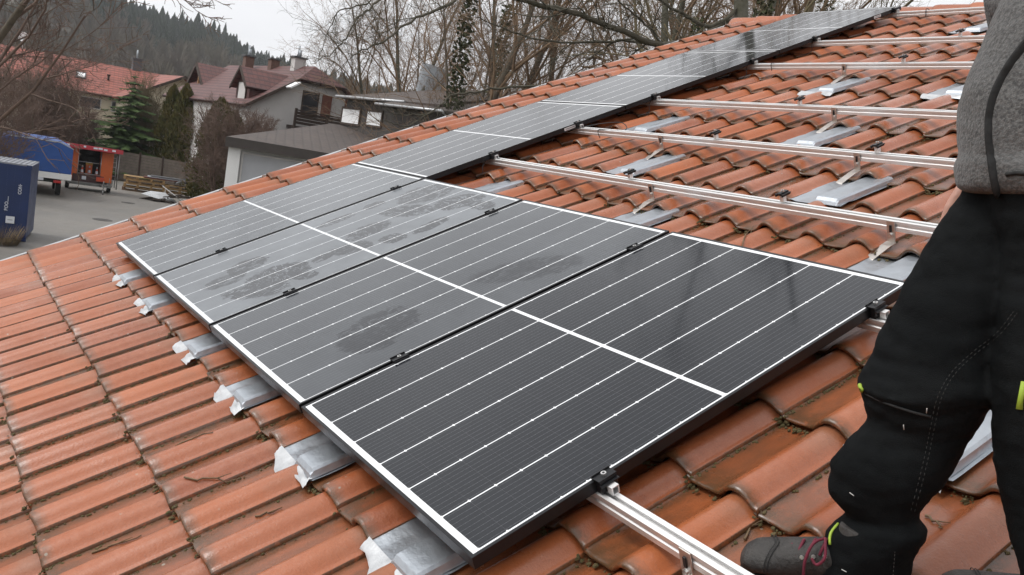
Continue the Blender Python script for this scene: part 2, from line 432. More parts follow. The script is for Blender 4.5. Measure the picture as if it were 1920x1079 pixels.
# ------------------------------------------------------------------ sheet-metal tiles carrying the hooks
def plate_mesh(x0seed, flap):
    rnd = random.Random(x0seed)
    pl = MB(); nx, ny = 8, 8; w, L = .285, .43
    for j in range(ny + 1):
        for i in range(nx + 1):
            pl.v.append((.012 + w * i / nx - .006, L * j / ny, .008 + LIFT * (1 - L * j / ny / TG) * .9 + rnd.gauss(0, .0012) + (.008 if i in (0, nx) else 0)))
    for j in range(ny):
        for i in range(nx): pl.face((j * (nx + 1) + i, j * (nx + 1) + i + 1, (j + 1) * (nx + 1) + i + 1, (j + 1) * (nx + 1) + i), 0, True)
    bx = MB(); x1, x2, h = .142, .278, .030           # raised trough with a sloping end
    sec = [(x1, 0), (x1 + .006, h - .008), (x1 + .014, h), (x2 - .014, h), (x2 - .006, h - .008), (x2, 0)]
    rg = []
    for (y, f) in ((-.006, .02), (.004, .55), (.018, .97), (.03, 1), (.2, 1), (.44, 1)):
        rg.append([(p[0], y, .012 + LIFT * (1 - y / TG) + p[1] * f) for p in sec])
    bx.rings(rg, 0, False, True, True)
    fl = None
    if flap:
        fl = MB(); n = 9
        for j in range(6):
            for i in range(n + 1):
                t_ = i / n; x = .004 + .275 * t_; d = .062 * j / 5 * (1 + .25 * math.sin(t_ * 7 + x0seed) + rnd.gauss(0, .05)) * (1 - .35 * abs(t_ - .5) * 2 * (j / 5))
                y = .006 - d
                below = .0
                if t_ > .5: below = .018 * math.sin((t_ - .5) * 2 * math.pi)     # sags over the roll beneath
                z = .012 + LIFT * .95 + .004 + below * .5 - .016 * (j / 5) + rnd.gauss(0, .0028) * (j > 0) + (.010 if t_ < .3 else 0) * (1 - t_ / .3) * .6
                fl.v.append((x, y, z))
        for j in range(5):
            for i in range(n): fl.face((j * (n + 1) + i, j * (n + 1) + i + 1, (j + 1) * (n + 1) + i + 1, (j + 1) * (n + 1) + i), 0, True)
    return pl, bx, fl
PLAB = {(7, 1): 'galvanised sheet-metal tile with torn flap, farthest of the row poking out below the panels',
        (10, 1): 'galvanised sheet-metal tile with crumpled flap, second farthest below the panels',
        (14, 1): 'sheet-metal tile with round-lobed white flap under the joint of second and third panel',
        (17, 1): 'galvanised sheet-metal tile with creased white flap under the lower edge of the third panel',
        (20, 1): 'sheet-metal tile with broad white flap under the far corner of the nearest panel',
        (23, 1): 'big wet sheet-metal tile nearest the camera, under the near corner of the panels',
        (26, 4): 'sheet-metal tile half hidden behind the worker\'s trouser legs', (23, 6): 'sheet-metal tile at the top right corner of the nearest panel, touching the trouser leg',
        (17, 6): 'sheet-metal tile with raised box at the upper edge of the third panel', (11, 6): 'sheet-metal tile in the shadow beside the inner corner of the panel layout',
        (20, 8): 'shiny sheet-metal tile with long raised box beside the worker, under the first long rail', (14, 8): 'sheet-metal tile with raised box midway between the two nearest long rails',
        (17, 10): 'sheet-metal tile with raised box above the second long rail, amid bare tiles', (11, 10): 'sheet-metal tile in the shade beside the cable loop',
        (14, 13): 'sheet-metal tile with white flap between third and fourth rail from the camera', (18, 13): 'curled sheet-metal flap poking out below a rail next to the grey jacket',
        (14, 18): 'small far sheet-metal tile near the ridge under the topmost rail'}
for (i, j) in PLATES:
    t_ = thing('sheet_metal_tile', PLAB[(i, j)], 'metal tile', rm(T(TX0 + i * TW, TY0 + j * TG, TZ)), 'sheet-metal tiles under the roof hooks')
    pl, bx, fl = plate_mesh(i * 31 + j, j == 1 or (i, j) in ((26, 4), (14, 13), (18, 13)))
    pl.build('base_sheet', M_GALV, t_); bx.build('raised_box', M_GALV, t_, None, .002)
    if fl: fl.build('flap', M_FLAP, t_)

# ------------------------------------------------------------------ rails
RAILS = [(.392, X_R - 2.2, 'short rail end sticking out from under the nearest corner of the panels'),
         (1.545, X_R - 2.2, 'rail under the lower panel row whose end shows behind the trouser leg'),
         (2.308, X_R - 2.1, 'long aluminium rail nearest the lower panel row, running behind the black trousers'),
         (3.061, X_R - 2.1, 'second long aluminium rail up from the lower panel row, ending at the jacket hem'),
         (3.829, X_R - 2.1, 'third long aluminium rail up from the lower panel row'),
         (4.948, X_R - 2.1, 'fourth aluminium rail up from the lower panel row, meeting the jacket at the seam'),
         (5.766, X_R - 2.1, 'second rail below the ridge'),
         (6.94, X_R - 2.1, 'topmost aluminium rail just below the ridge')]
RT, RH, RB = -.0355, .042, .040
def rail_prof(y):
    t, h = RT, RH; w = RB / 2
    return [(y - w, t), (y - w, t - .010), (y - w + .004, t - .013), (y - w + .004, t - .022), (y - w, t - .025), (y - w, t - h), (y - w + .012, t - h), (y - w + .012, t - h + .004), (y + w - .012, t - h + .004), (y + w - .012, t - h),
            (y + w, t - h), (y + w, t - .025), (y + w - .004, t - .022), (y + w - .004, t - .013), (y + w, t - .010), (y + w, t),
            (y + .006, t), (y + .006, t - .003), (y + .011, t - .003), (y + .011, t - .013), (y - .011, t - .013), (y - .011, t - .003), (y - .006, t - .003), (y - .006, t)]
for k, (y, x1, lab) in enumerate(RAILS):
    mb = MB(); mb.extrude(rail_prof(y)[::-1], -.105 + random.uniform(-.02, .02), x1)
    o = mb.build('mounting_rail', M_ALU, None, rm()); tag(o, lab, 'rail', 'aluminium mounting rails')

# ------------------------------------------------------------------ roof hooks
def hook_proto():
    t_ = thing('roof_hook', '-', 'roof hook')
    br = MB(); br.box((0, -.0235, -.080), (.036, .005, .092)); br.box((0, -.028, -.066), (.010, .0045, .030), 1)
    br.build('bracket', [M_STEEL, M_RUBBER], t_, None, .0015)
    bo = MB()
    bo.tube([(0, -.026, -.092), (0, -.034, -.092)], .008, 6, smooth=False); bo.tube([(0, -.026, -.092), (0, -.029, -.092)], .012, 14, smooth=False)
    bo.build('bolt', M_BOLT, t_)
    ar = MB(); w = .0205; th = .0028
    path = [(-.0235, -.126), (-.052, -.1275), (-.060, -.1285), (-.150, -.1545), (-.160, -.159), (-.163, -.166), (-.163, -.196), (-.10, -.205)]
    rg = []
    for i, (y, z) in enumerate(path):
        a = Vector(path[max(0, i - 1)]); c = Vector(path[min(len(path) - 1, i + 1)]); d = (c - a).normalized(); n = Vector((-d.y, d.x)) * th
        off = -.018 * min(1, max(0, (-.052 - y) / .1))
        rg.append([(-w + off, y - n.x, z - n.y), (w + off, y - n.x, z - n.y), (w + off, y + n.x, z + n.y), (-w + off, y + n.x, z + n.y)])
    ar.rings(rg, 0, False); ar.build('arm', M_STEEL, t_, None, .001)
    return t_
HOOKS = [(4.045, 2.308, 'steel roof hook next to the black trousers on the first long rail'), (2.655, 2.308, 'steel roof hook at the top edge of the third panel'),
         (3.375, 3.061, 'steel roof hook above the shiny raised box, on the second long rail'), (1.958, 3.061, 'steel roof hook on the second long rail, in the middle of the bare tiles'),
         (2.69, 3.829, 'steel roof hook on the third long rail'), (1.972, 4.948, 'small roof hook on the fourth rail from below'), (2.02, 6.94, 'small far roof hook on the topmost rail'),
         (4.772, .392, 'roof hook bracket at the bottom edge, below the nearest bare rail end'), (4.76, 1.545, 'roof hook hidden behind the trouser leg'),
         (3.35, 4.948, 'pale roof hook sticking out next to the jacket below the second rail from the ridge')]
hp = hook_proto()
for k, (x, y, lab) in enumerate(HOOKS):
    if k == 0: hp.matrix_world = rm(T(x, y, 0)); hp['label'] = lab; hp['group'] = 'steel roof hooks under the rails'
    else: dup(hp, rm(T(x, y, 0)), lab)

# ------------------------------------------------------------------ clamps
def clamp_body(end):
    b = MB()
    if not end:
        b.box((0, 0, .0035), (.046, .060, .005)); b.box((-.017, 0, .008), (.004, .060, .006)); b.box((.017, 0, .008), (.004, .060, .006)); b.box((0, 0, -.016), (.0170, .060, .034))
    else:
        b.box((.003, 0, .0035), (.034, .060, .005)); b.box((-.010, 0, .008), (.004, .060, .005)); b.box((.012, 0, -.016), (.018, .056, .034)); b.box((.024, 0, -.008), (.010, .060, .004))
    return b
def bolt_mb(z, x=0, r=.0075):
    b = MB(); b.tube([(x, 0, z - .004), (x, 0, z + .006)], r, 14, smooth=False)
    b.tube([(x, 0, z + .0055), (x, 0, z + .0065)], r * .5, 6, 1, smooth=False); return b
def clamp(kind):
    t_ = thing(kind, '-', 'clamp')
    if kind == 'middle_clamp':
        clamp_body(False).build('clamp_body', M_BLACK, t_, None, .001); bolt_mb(.006).build('bolt', [M_BOLT, M_RUBBER], t_)
    elif kind == 'end_clamp':
        clamp_body(True).build('clamp_body', M_BLACK, t_, None, .001); bolt_mb(.006, .004).build('bolt', [M_BOLT, M_RUBBER], t_)
        nb = MB(); s_ = [(-.012, -.0355), (.012, -.0355), (.012, -.012), (-.012, -.012)]; i_ = [(-.008, -.033), (.008, -.033), (.008, -.0145), (-.008, -.0145)]
        for k in range(4):
            q = (k + 1) % 4
            nb.add([(.026, s_[k][0], s_[k][1]), (.026, s_[q][0], s_[q][1]), (.026, i_[q][0], i_[q][1]), (.026, i_[k][0], i_[k][1]),
                    (.044, s_[k][0], s_[k][1]), (.044, s_[q][0], s_[q][1]), (.044, i_[q][0], i_[q][1]), (.044, i_[k][0], i_[k][1])],
                   [(0, 1, 2, 3), (4, 7, 6, 5), (0, 4, 5, 1), (3, 2, 6, 7)])
        nb.build('slot_nut', M_ALU, t_)
    else:
        b = MB(); b.box((0, 0, -.004), (.046, .058, .005)); b.box((-.017, 0, -.010), (.004, .058, .008)); b.box((.017, 0, -.010), (.004, .058, .008)); b.box((0, 0, .001), (.02, .058, .006))
        b.build('clamp_head', M_BLACK, t_, None, .001)
        s2 = MB(); s2.box((0, 0, -.030), (.020, .022, .024)); s2.box((0, 0, -.016), (.012, .012, .02)); s2.build('stem', M_ALU, t_, None, .001)
        bolt_mb(.006).build('bolt', [M_BOLT, M_RUBBER], t_)
    return t_
xg = [PW + GX / 2, 2 * PW + 1.5 * GX, 3 * PW + 2.5 * GX]
MC = []
nm = ['first and second', 'second and third', 'third and nearest']
for k, x in enumerate(xg):
    MC.append((x, .391, 'black clamp low in the gap between the %s panel of the lower row' % nm[k]))
    MC.append((x, 1.541, 'black clamp high in the gap between the %s panel of the lower row' % nm[k]))
c0 = clamp('middle_clamp')
for k, (x, y, lab) in enumerate(MC):
    if k == 0: c0.matrix_world = rm(T(x, y, 0)); c0['label'] = lab; c0['group'] = 'middle clamps between panels'
    else: dup(c0, rm(T(x, y, 0)), lab)
ex = 4 * PW + 3 * GX
EC = [(ex, .405, 'end clamp with bright bolt on the nearest panel, above the bare rail end'), (ex, 1.556, 'black end clamp on the near edge of the nearest panel, beside the trouser leg'),
      (PW, 2.308, 'end clamp where the first long rail meets the second panel of the long column'), (PW, 3.061, 'end clamp beside the cable loop'),
      (PW, 3.829, 'end clamp where the third long rail meets the panel column'), (PW, 4.948, 'end clamp where the fourth long rail meets the panel column'),
      (PW, 5.766, 'end clamp on the highest panel, lower one of its two'), (PW, 6.94, 'end clamp near the top corner of the highest panel')]
c1 = clamp('end_clamp')
for k, (x, y, lab) in enumerate(EC):
    if k == 0: c1.matrix_world = rm(T(x, y, 0)); c1['label'] = lab; c1['group'] = 'end clamps at the panel edges'
    else: dup(c1, rm(T(x, y, 0)), lab)
FC = [(3.503, 2.308, 'loose black clamp standing on the first long rail, next to the shiny raised box'), (2.478, 2.308, 'loose black clamp in the middle of the first long rail'),
      (3.477, 3.061, 'loose black clamp on the second long rail beside the jacket'), (2.415, 3.061, 'loose black clamp in the middle of the second long rail'),
      (2.425, 3.829, 'loose black clamp on the third long rail'), (2.435, 4.948, 'loose black clamp on the fourth long rail'), (2.38, 5.766, 'loose black clamp on the second rail below the ridge')]
c2 = clamp('loose_clamp')
for k, (x, y, lab) in enumerate(FC):
    if k == 0: c2.matrix_world = rm(T(x, y, .012)); c2['label'] = lab; c2['group'] = 'loose clamps waiting on the rails'
    else: dup(c2, rm(T(x, y, .012)), lab)

# ------------------------------------------------------------------ solar panels
def ellipse(t, x, y, cx, cy, rx, ry, rot):
    c, s_ = math.cos(rot), math.sin(rot)
    dx = t.math('SUBTRACT', x, cx); dy = t.math('SUBTRACT', y, cy)
    a = t.math('DIVIDE', t.math('ADD', t.math('MULTIPLY', dx, c), t.math('MULTIPLY', dy, s_)), rx)
    b = t.math('DIVIDE', t.math('SUBTRACT', t.math('MULTIPLY', dy, c), t.math('MULTIPLY', dx, s_)), ry)
    return t.math('ADD', t.math('MULTIPLY', a, a), t.math('MULTIPLY', b, b))
def mat_cells(name, dew, prints):
    t = NT(name); c = t.coord(); x, y, _ = t.sep(c)
    lipx, lipy = .0105, .0105
    mxs, mys = .0155, .030
    cw = (PW - 2 * mxs) / 6; ch = (PL - 2 * mys - .014) / 20
    u = t.math('DIVIDE', t.math('SUBTRACT', x, mxs), cw); fu = t.math('FRACT', u)
    du = t.math('MULTIPLY', t.math('SUBTRACT', .5, t.math('ABSOLUTE', t.math('SUBTRACT', fu, .5))), cw)     # metres to the nearest column line
    gap = t.math('LESS_THAN', du, .0021)
    yc = t.math('ABSOLUTE', t.math('SUBTRACT', y, PL / 2))
    mid = t.math('LESS_THAN', yc, .0075)
    yy = t.math('DIVIDE', t.math('SUBTRACT', yc, .007), ch); fy = t.math('FRACT', yy)
    dyv = t.math('MULTIPLY', t.math('SUBTRACT', .5, t.math('ABSOLUTE', t.math('SUBTRACT', fy, .5))), ch)
    node = t.math('LESS_THAN', t.math('ADD', t.math('MULTIPLY', dyv, 1.0), du), .0062)
    rowgap = t.math('LESS_THAN', dyv, .0006)
    endw = t.math('GREATER_THAN', yc, PL / 2 - mys)
    side = t.math('MAXIMUM', t.math('LESS_THAN', x, mxs), t.math('GREATER_THAN', x, PW - mxs))
    white = t.math('MAXIMUM', t.math('MAXIMUM', gap, mid), t.math('MAXIMUM', t.math('MAXIMUM', node, endw), side))
    fb = t.math('FRACT', t.math('MULTIPLY', fu, 9.0)); db = t.math('ABSOLUTE', t.math('SUBTRACT', fb, .5))
    bus = t.math('LESS_THAN', db, .032)
    dash = t.math('GREATER_THAN', t.math('FRACT', t.math('MULTIPLY', fy, 6.0)), .78)
    bus2 = t.math('MULTIPLY', t.math('LESS_THAN', db, .055), dash)
    n = t.noise(c, 1.6, 3, .5); fine = t.noise(c, 260, 2, .5); mott = t.noise(c, 9, 4, .6)
    cell = t.mix(n, (.0075, .0090, .0125), (.0105, .0120, .0160))
    cell = t.mix(t.math('MULTIPLY', t.math('MAXIMUM', bus, bus2), .36), cell, (.16, .165, .175))
    cell = t.mix(t.math('MULTIPLY', rowgap, .5), cell, (.05, .05, .055))
    base = t.mix(white, cell, (.80, .81, .82))
    mask = None
    for e in prints:
        d = ellipse(t, x, y, *e[:5])
        d = t.math('ADD', d, t.math('MULTIPLY', t.math('SUBTRACT', t.noise(c, 16, 4, .6), .5), 1.6)); m = t.ramp(d, 1.10, .80)
        st = t.noise(t.scale(c, (e[5] * 1.5, e[6] * 1.5, 1), (e[0], e[1], 0), (0, 0, e[7])), 11, 6, .7, 1.2)
        m = t.math('MULTIPLY', m, t.ramp(st, .42, .47))
        mask = m if mask is None else t.math('MAXIMUM', mask, m)
    dw = t.math('MULTIPLY', t.ramp(mott, .2, .8, .8, 1.1), dew)
    dw = t.math('MULTIPLY', dw, t.ramp(n, .3, .7, .7, 1.15))
    if mask is not None: dw = t.math('MULTIPLY', dw, t.math('SUBTRACT', 1.0, t.math('MULTIPLY', mask, .93)))
    speck = t.math('MULTIPLY', t.ramp(t.voro(c, 75), .10, .06), t.ramp(t.noise(c, 14, 2), .60, .68))
    base = t.mix(dw, base, (.44, .475, .505))          # film of dew drops
    base = t.mix(t.math('MULTIPLY', speck, .55), base, (.012, .010, .008))
    rough = t.ramp(t.math('ADD', dw, t.math('MULTIPLY', t.math('SUBTRACT', fine, .5), .10)), 0, .3, .07, .26)
    t.set(base, rough, 0, .5)
    t.b.inputs['IOR'].default_value = 1.45
    return t.m
M_FRAME = M('panel_frame', (.020, .020, .022), .34, .5, .25, 30)
M_STICKER = M('white_sticker', (.8, .8, .8), .5, 0, .1)
M_BACK = M('panel_back', (.6, .6, .6), .6)
def panel(label, ix, iy, dew, prints, sticker=None):
    x0, y0 = ix * (PW + GX), iy * (PL + GY)
    t_ = thing('solar_module', label, 'solar panel', rm(T(x0, y0, 0)), 'framed solar panels on the roof')
    f = MB(); lw, h = .0105, .035
    # frame: four mitred bars
    def bar(a, b, ia, ib):
        f.add([(*a, 0), (*b, 0), (*ib, 0), (*ia, 0), (*a, -h), (*b, -h), (*ib, -.004), (*ia, -.004)],
              [(0, 1, 2, 3), (0, 4, 5, 1), (3, 2, 6, 7), (4, 7, 6, 5)])
    A, B, C, D = (0, 0), (PW, 0), (PW, PL), (0, PL)
    a, b, c, d = (lw, lw), (PW - lw, lw), (PW - lw, PL - lw), (lw, PL - lw)
    for p in ((A, B, a, b), (B, C, b, c), (C, D, c, d), (D, A, d, a)): bar(p[0], p[1], p[2], p[3])
    # lower return flange
    f.box((PW / 2, .014, -h + .001), (PW, .028, .0018)); f.box((PW / 2, PL - .014, -h + .001), (PW, .028, .0018))
    f.box((.014, PL / 2, -h + .001), (.028, PL - .06, .0018)); f.box((PW - .014, PL / 2, -h + .001), (.028, PL - .06, .0018))
    f.build('frame', M_FRAME, t_, None, .0006, 1)
    g = MB(); g.add([(lw, lw, -.0018), (PW - lw, lw, -.0018), (PW - lw, PL - lw, -.0018), (lw, PL - lw, -.0018)], [(0, 1, 2, 3)])
    g.add([(lw, lw, -.0065), (PW - lw, lw, -.0065), (PW - lw, PL - lw, -.0065), (lw, PL - lw, -.0065)], [(3, 2, 1, 0)], 1)
    g.build('cell_glass', [mat_cells('cells', dew, prints), M_BACK], t_)
    if sticker:
        s_ = MB(); s_.box((PW + .0006, sticker, -.0175), (.001, .105, .020)); s_.box((PW + .0013, sticker, -.0155), (.0006, .085, .003), 1); s_.box((PW + .0013, sticker, -.021), (.0006, .085, .002), 1)
        s_.build('type_sticker', [M_STICKER, M_RUBBER], t_)
    return t_
def loc(u, v, ix, iy=0):
    p = onroof(u, v, 0); return (p.x - ix * (PW + GX), p.y - iy * (PL + GY))
def pr(u, v, ix, rx, ry, rot, sx=1, sy=1, nr=0): return (*loc(u, v, ix), rx, ry, rot, sx, sy, nr)
prB = [pr(463, 497, 1, .10, .12, .4, 3, 1, .4), pr(520, 515, 1, .16, .17, .2, 1, 3, .3), pr(480, 545, 1, .18, .10, .7, 3, 1, .6), pr(425, 525, 1, .09, .12, .2, 4, 1, .2), pr(570, 515, 1, .09, .06, .3, 1, 1, 0),
       pr(690, 432, 1, .10, .15, .3, 1, 2, .5), pr(660, 465, 1, .12, .10, .9, 3, 1, .4), pr(605, 483, 1, .05, .07, .4, 2, 1, 0), pr(735, 447, 1, .09, .07, .1, 2, 2, .7),
       pr(632, 413, 1, .06, .13, .1, 1, 3, .2), pr(700, 385, 1, .06, .08, .2, 3, 1, 0), pr(800, 362, 1, .18, .20, .2, 2, 1, .4), pr(860, 378, 1, .16, .13, .8, 1, 2, .2), pr(808, 422, 1, .06, .13, .2, 1, 2, .5), pr(905, 385, 1, .10, .06, 0, 3, 1, .4), pr(765, 395, 1, .2, .1, .4, 1, 2, .1)]
prC = [pr(712, 612, 2, .15, .19, .3, 1, 1, .3), pr(690, 640, 2, .12, .10, .6, 3, 1, .4), pr(985, 505, 2, .25, .12, .9, 3, 1, .7)]
panel('solar panel at the far lower corner of the roof, first of the lower row', 0, 0, .25, [])
panel('solar panel of the lower row smeared with wiped boot and hand prints', 1, 0, .34, prB)
panel('solar panel of the lower row with one round smudge, third from the far roof edge', 2, 0, .11, prC)
panel('dark solar panel nearest the camera, with its near edge free above the bare tiles', 3, 0, .004, [])
panel('second solar panel up the long column along the roof edge, behind the wiped panel', 0, 1, .085, [], 1.22)
panel('third solar panel up the long column along the roof edge', 0, 2, .02, [])
panel('highest solar panel, reaching almost to the ridge', 0, 3, .02, [], 1.38)

# ------------------------------------------------------------------ cables
def cable(label, pts, r=.003, group=None):
    # smooth through the points
    P_ = [Vector(p) for p in pts]; out = []
    for i in range(len(P_) - 1):
        p0, p1, p2, p3 = P_[max(0, i - 1)], P_[i], P_[i + 1], P_[min(len(P_) - 1, i + 2)]
        for k in range(6):
            t_ = k / 6
            out.append(.5 * ((2 * p1) + (p2 - p0) * t_ + (2 * p0 - 5 * p1 + 4 * p2 - p3) * t_ ** 2 + (3 * p1 - p0 - 3 * p2 + p3) * t_ ** 3))
    out.append(P_[-1]); mb = MB(); mb.tube(out, r, 6)
    tag(mb.build('solar_cable', M_RUBBER, None, rm()), label, 'cable', group)
cable('thin black cable loop tied to the second long rail beside the panel edge', [(1.06, 2.99, -.05), (1.15, 3.03, -.028), (1.30, 3.10, -.01), (1.45, 3.16, -.01), (1.53, 3.14, -.04), (1.50, 3.09, -.055), (1.36, 3.035, -.03), (1.36, 3.03, -.09)])
cable('short cable hanging beneath the fourth rail beside the panel edge', [(1.30, 4.97, -.034), (1.31, 4.92, -.03), (1.31, 4.918, -.085)])
cable('stub of black cable hooked over the topmost rail near the panel corner', [(1.42, 6.97, -.034), (1.42, 6.925, -.02), (1.42, 6.91, -.09)])
for k, (y, lab) in enumerate(((2.2, 'in the shade under the first long rail'), (3.75, 'under the third long rail'), (4.85, 'under the fourth rail'), (5.7, 'under the second rail from the ridge'))):
    cable('dark wire dangling from the panel column ' + lab, [(PW - .02, y + .05, -.04), (PW + .01, y, -.06), (PW + .02, y - .02, -.10), (PW - .02, y - .06, -.12), (PW - .12, y - .10, -.10)], .0025, 'wires dangling below the panel column')
# ------------------------------------------------------------------ ground, yard, hills
def mat_ground():
    t = NT('ground'); c = t.coord(); n = t.noise(c, .12, 6, .6); n2 = t.noise(c, 2.2, 5, .6)
    t.set(t.mix(t.ramp(n2, .3, .7), t.mix(t.ramp(n, .4, .6), (.085, .085, .038), (.11, .085, .05)), (.055, .05, .028)), .95); return t.m
def mat_asphalt():
    t = NT('yard_asphalt'); c = t.coord(); n = t.noise(c, .35, 5, .6); n2 = t.noise(c, 60, 3, .6); n3 = t.noise(c, 3, 4, .6)
    base = t.mix(t.ramp(n, .35, .65), (.215, .20, .18), (.155, .145, .13)); base = t.mix(t.ramp(n2, .4, .75, 0, .5), base, (.10, .095, .085)); base = t.mix(t.ramp(n3, .52, .7, 0, .4), base, (.12, .105, .085))
    t.set(base, t.ramp(n, .35, .65, .75, .5)); return t.m
g = MB(); n_ = 40; g.v.append((CW.x, CW.y, 0)); rr = 1400
for k in range(n_): g.v.append((CW.x + rr * math.cos(6.2832 * k / n_), CW.y + rr * math.sin(6.2832 * k / n_), 0))
for k in range(n_): g.face((0, 1 + k, 1 + (k + 1) % n_))
tag(g.build('ground', mat_ground()), kind='structure')
y_ = MB(); P = [gnd(-260, 700), gnd(-260, 352), gnd(30, 300 + 14), gnd(100, 332), gnd(210, 338), gnd(420, 372), gnd(640, 410), gnd(900, 560)]
y_.poly([(p.x, p.y, .006) for p in P]); tag(y_.build('yard', mat_asphalt()), kind='structure')

def ridge_px(u):                                   # image row of the wooded skyline
    pts = [(-400, -60), (-100, -25), (0, -12), (75, 0), (150, 8), (200, 25), (260, 45), (300, 55), (340, 62), (400, 80), (440, 100), (480, 115), (545, 133), (620, 152), (700, 170), (760, 180), (900, 205), (1200, 262), (2000, 400)]
    for a, b in zip(pts, pts[1:]):
        if a[0] <= u <= b[0]: return a[1] + (b[1] - a[1]) * (u - a[0]) / (b[0] - a[0])
    return pts[-1][1]
def hill_z(u, D):
    top = CW.z + (hz(u) - ridge_px(u)) * 690 / FPX - 15
    s_ = min(1, max(0, (D - 150) / 540)); s_ = s_ * s_ * (3 - 2 * s_)
    if D > 690: return top * max(0, 1 - (D - 690) / 500)
    return max(0, top * s_)
h = MB(); us = list(range(-500, 2300, 50)); ds = [150, 200, 260, 320, 380, 440, 500, 560, 620, 690, 800, 950, 1190]
for D in ds:
    for u in us:
        d = hdir(u); h.v.append((CW.x + d.x * D, CW.y + d.y * D, hill_z(u, D) + .02))
for j in range(len(ds) - 1):
    for i in range(len(us) - 1):
        k = j * len(us) + i; h.face((k, k + len(us), k + len(us) + 1, k + 1), 0, True)
M_HILL = M('hill_soil', (.075, .062, .042), .95, 0, .4, .05)
tag(h.build('hill', M_HILL), kind='structure')

def mat_leaf(name, a, b2, sc):
    t = NT(name); c = t.coord(); n = t.noise(c, sc, 4, .6)
    t.set(t.mix(t.ramp(n, .35, .65), a, b2), .85, 0, .25); return t.m
M_FOREST = mat_leaf('spruce_forest', (.020, .030, .020), (.032, .042, .026), .03)
M_BROWNW = mat_leaf('bare_wood', (.120, .096, .078), (.098, .092, .058), .02)
M_SPRUCE = mat_leaf('spruce_needles', (.032, .058, .016), (.062, .095, .028), 1.2)
M_SPRUCE_D = mat_leaf('dark_spruce_needles', (.026, .030, .015), (.040, .040, .022), .8)
M_THUJA = mat_leaf('thuja_leaves', (.050, .060, .016), (.115, .092, .028), 1.5)
M_BARK = M('bark', (.145, .118, .086), .9, 0, .4, 8, .6)
M_BARKG = M('grey_bark', (.115, .105, .082), .9, 0, .45, 6, .6, (.06, .06, .034))
M_TWIGS = M('bare_twigs', (.25, .165, .10), .9, 0, .35, 2)
M_TWIGR = M('red_brown_twigs', (.165, .108, .082), .9, 0, .35, 2)
M_TWIGY = M('olive_twigs', (.17, .135, .075), .9, 0, .35, 2)
M_IVY = mat_leaf('ivy', (.035, .045, .018), (.06, .062, .03), 2)

fo = MB(); rf = random.Random(3)                   # far spruce forest
def far_spruce(mb, x, y, z, h, r, lay, sp):
    a0 = rf.random() * 6
    for l in range(lay):
        f = l / lay; zz = z + h * (.08 + .92 * f); zt = z + h * (.08 + .92 * (f + 1.9 / lay)); zt = min(zt, z + h)
        rr = r * (1 - f) ** .85 * rf.uniform(.8, 1.15)
        o = len(mb.v); mb.v.append((x, y, zt))
        for k in range(sp * 2):
            a = a0 + l * .7 + 3.1416 * k / sp; q = rr * (rf.uniform(.8, 1.2) if k % 2 == 0 else .45)
            mb.v.append((x + math.cos(a) * q, y + math.sin(a) * q, zz - (h * .03 if k % 2 == 0 else -h * .02)))
        for k in range(sp * 2): mb.face((o, o + 1 + k, o + 1 + (k + 1) % (sp * 2)))
for k in range(3000):
    u = rf.uniform(-380, 1000); D = rf.uniform(430, 705) if k % 2 else rf.uniform(640, 705)
    lim = 440 + 80 * noise.noise((u * .008, 0, 0)) + max(0, (200 - u)) * .35
    if D < lim: continue
    d = hdir(u); hh = rf.uniform(9, 16) * (1 if rf.random() > .12 else 1.25)
    far_spruce(fo, CW.x + d.x * D, CW.y + d.y * D, hill_z(u, D) - .5, hh, hh * rf.uniform(.20, .34), 7, 6)
tag(fo.build('spruce_forest', M_FOREST), 'dark spruce forest covering the hill on the skyline', 'forest', None, 'stuff')
bw = MB()                                          # bare deciduous wood on the lower hill
for k in range(800):
    u = rf.uniform(-380, 1000); D = rf.uniform(170, 470)
    d = hdir(u); x, y, z = CW.x + d.x * D, CW.y + d.y * D, hill_z(u, D); hh = rf.uniform(7, 13); r = hh * .38
    if u < 560 and D < 240: hh *= .7
    for q in range(120):
        a = rf.random() * 6.283; e = rf.random() ** .5; zz = z + hh * rf.uniform(.15, .8); w = .052 * hh / 10
        px, py = x + math.cos(a) * r * e * .5, y + math.sin(a) * r * e * .5
        tx, ty, tz_ = x + math.cos(a) * r * e, y + math.sin(a) * r * e, min(z + hh * (1.03 - .25 * e * e), zz + hh * rf.uniform(.2, .45))
        nx, ny = -math.sin(a + 1) * w * 2.2, math.cos(a + 1) * w * 2.2
        bw.add([(px - nx, py - ny, zz), (px + nx, py + ny, zz), (tx + nx * 1.6, ty + ny * 1.6, tz_), (tx - nx * .5, ty - ny * .5, tz_ + .4)], [(0, 1, 2, 3)])
tag(bw.build('bare_woodland', M_BROWNW), 'brown leafless woodland on the lower slope of the hill', 'woodland', None, 'stuff')

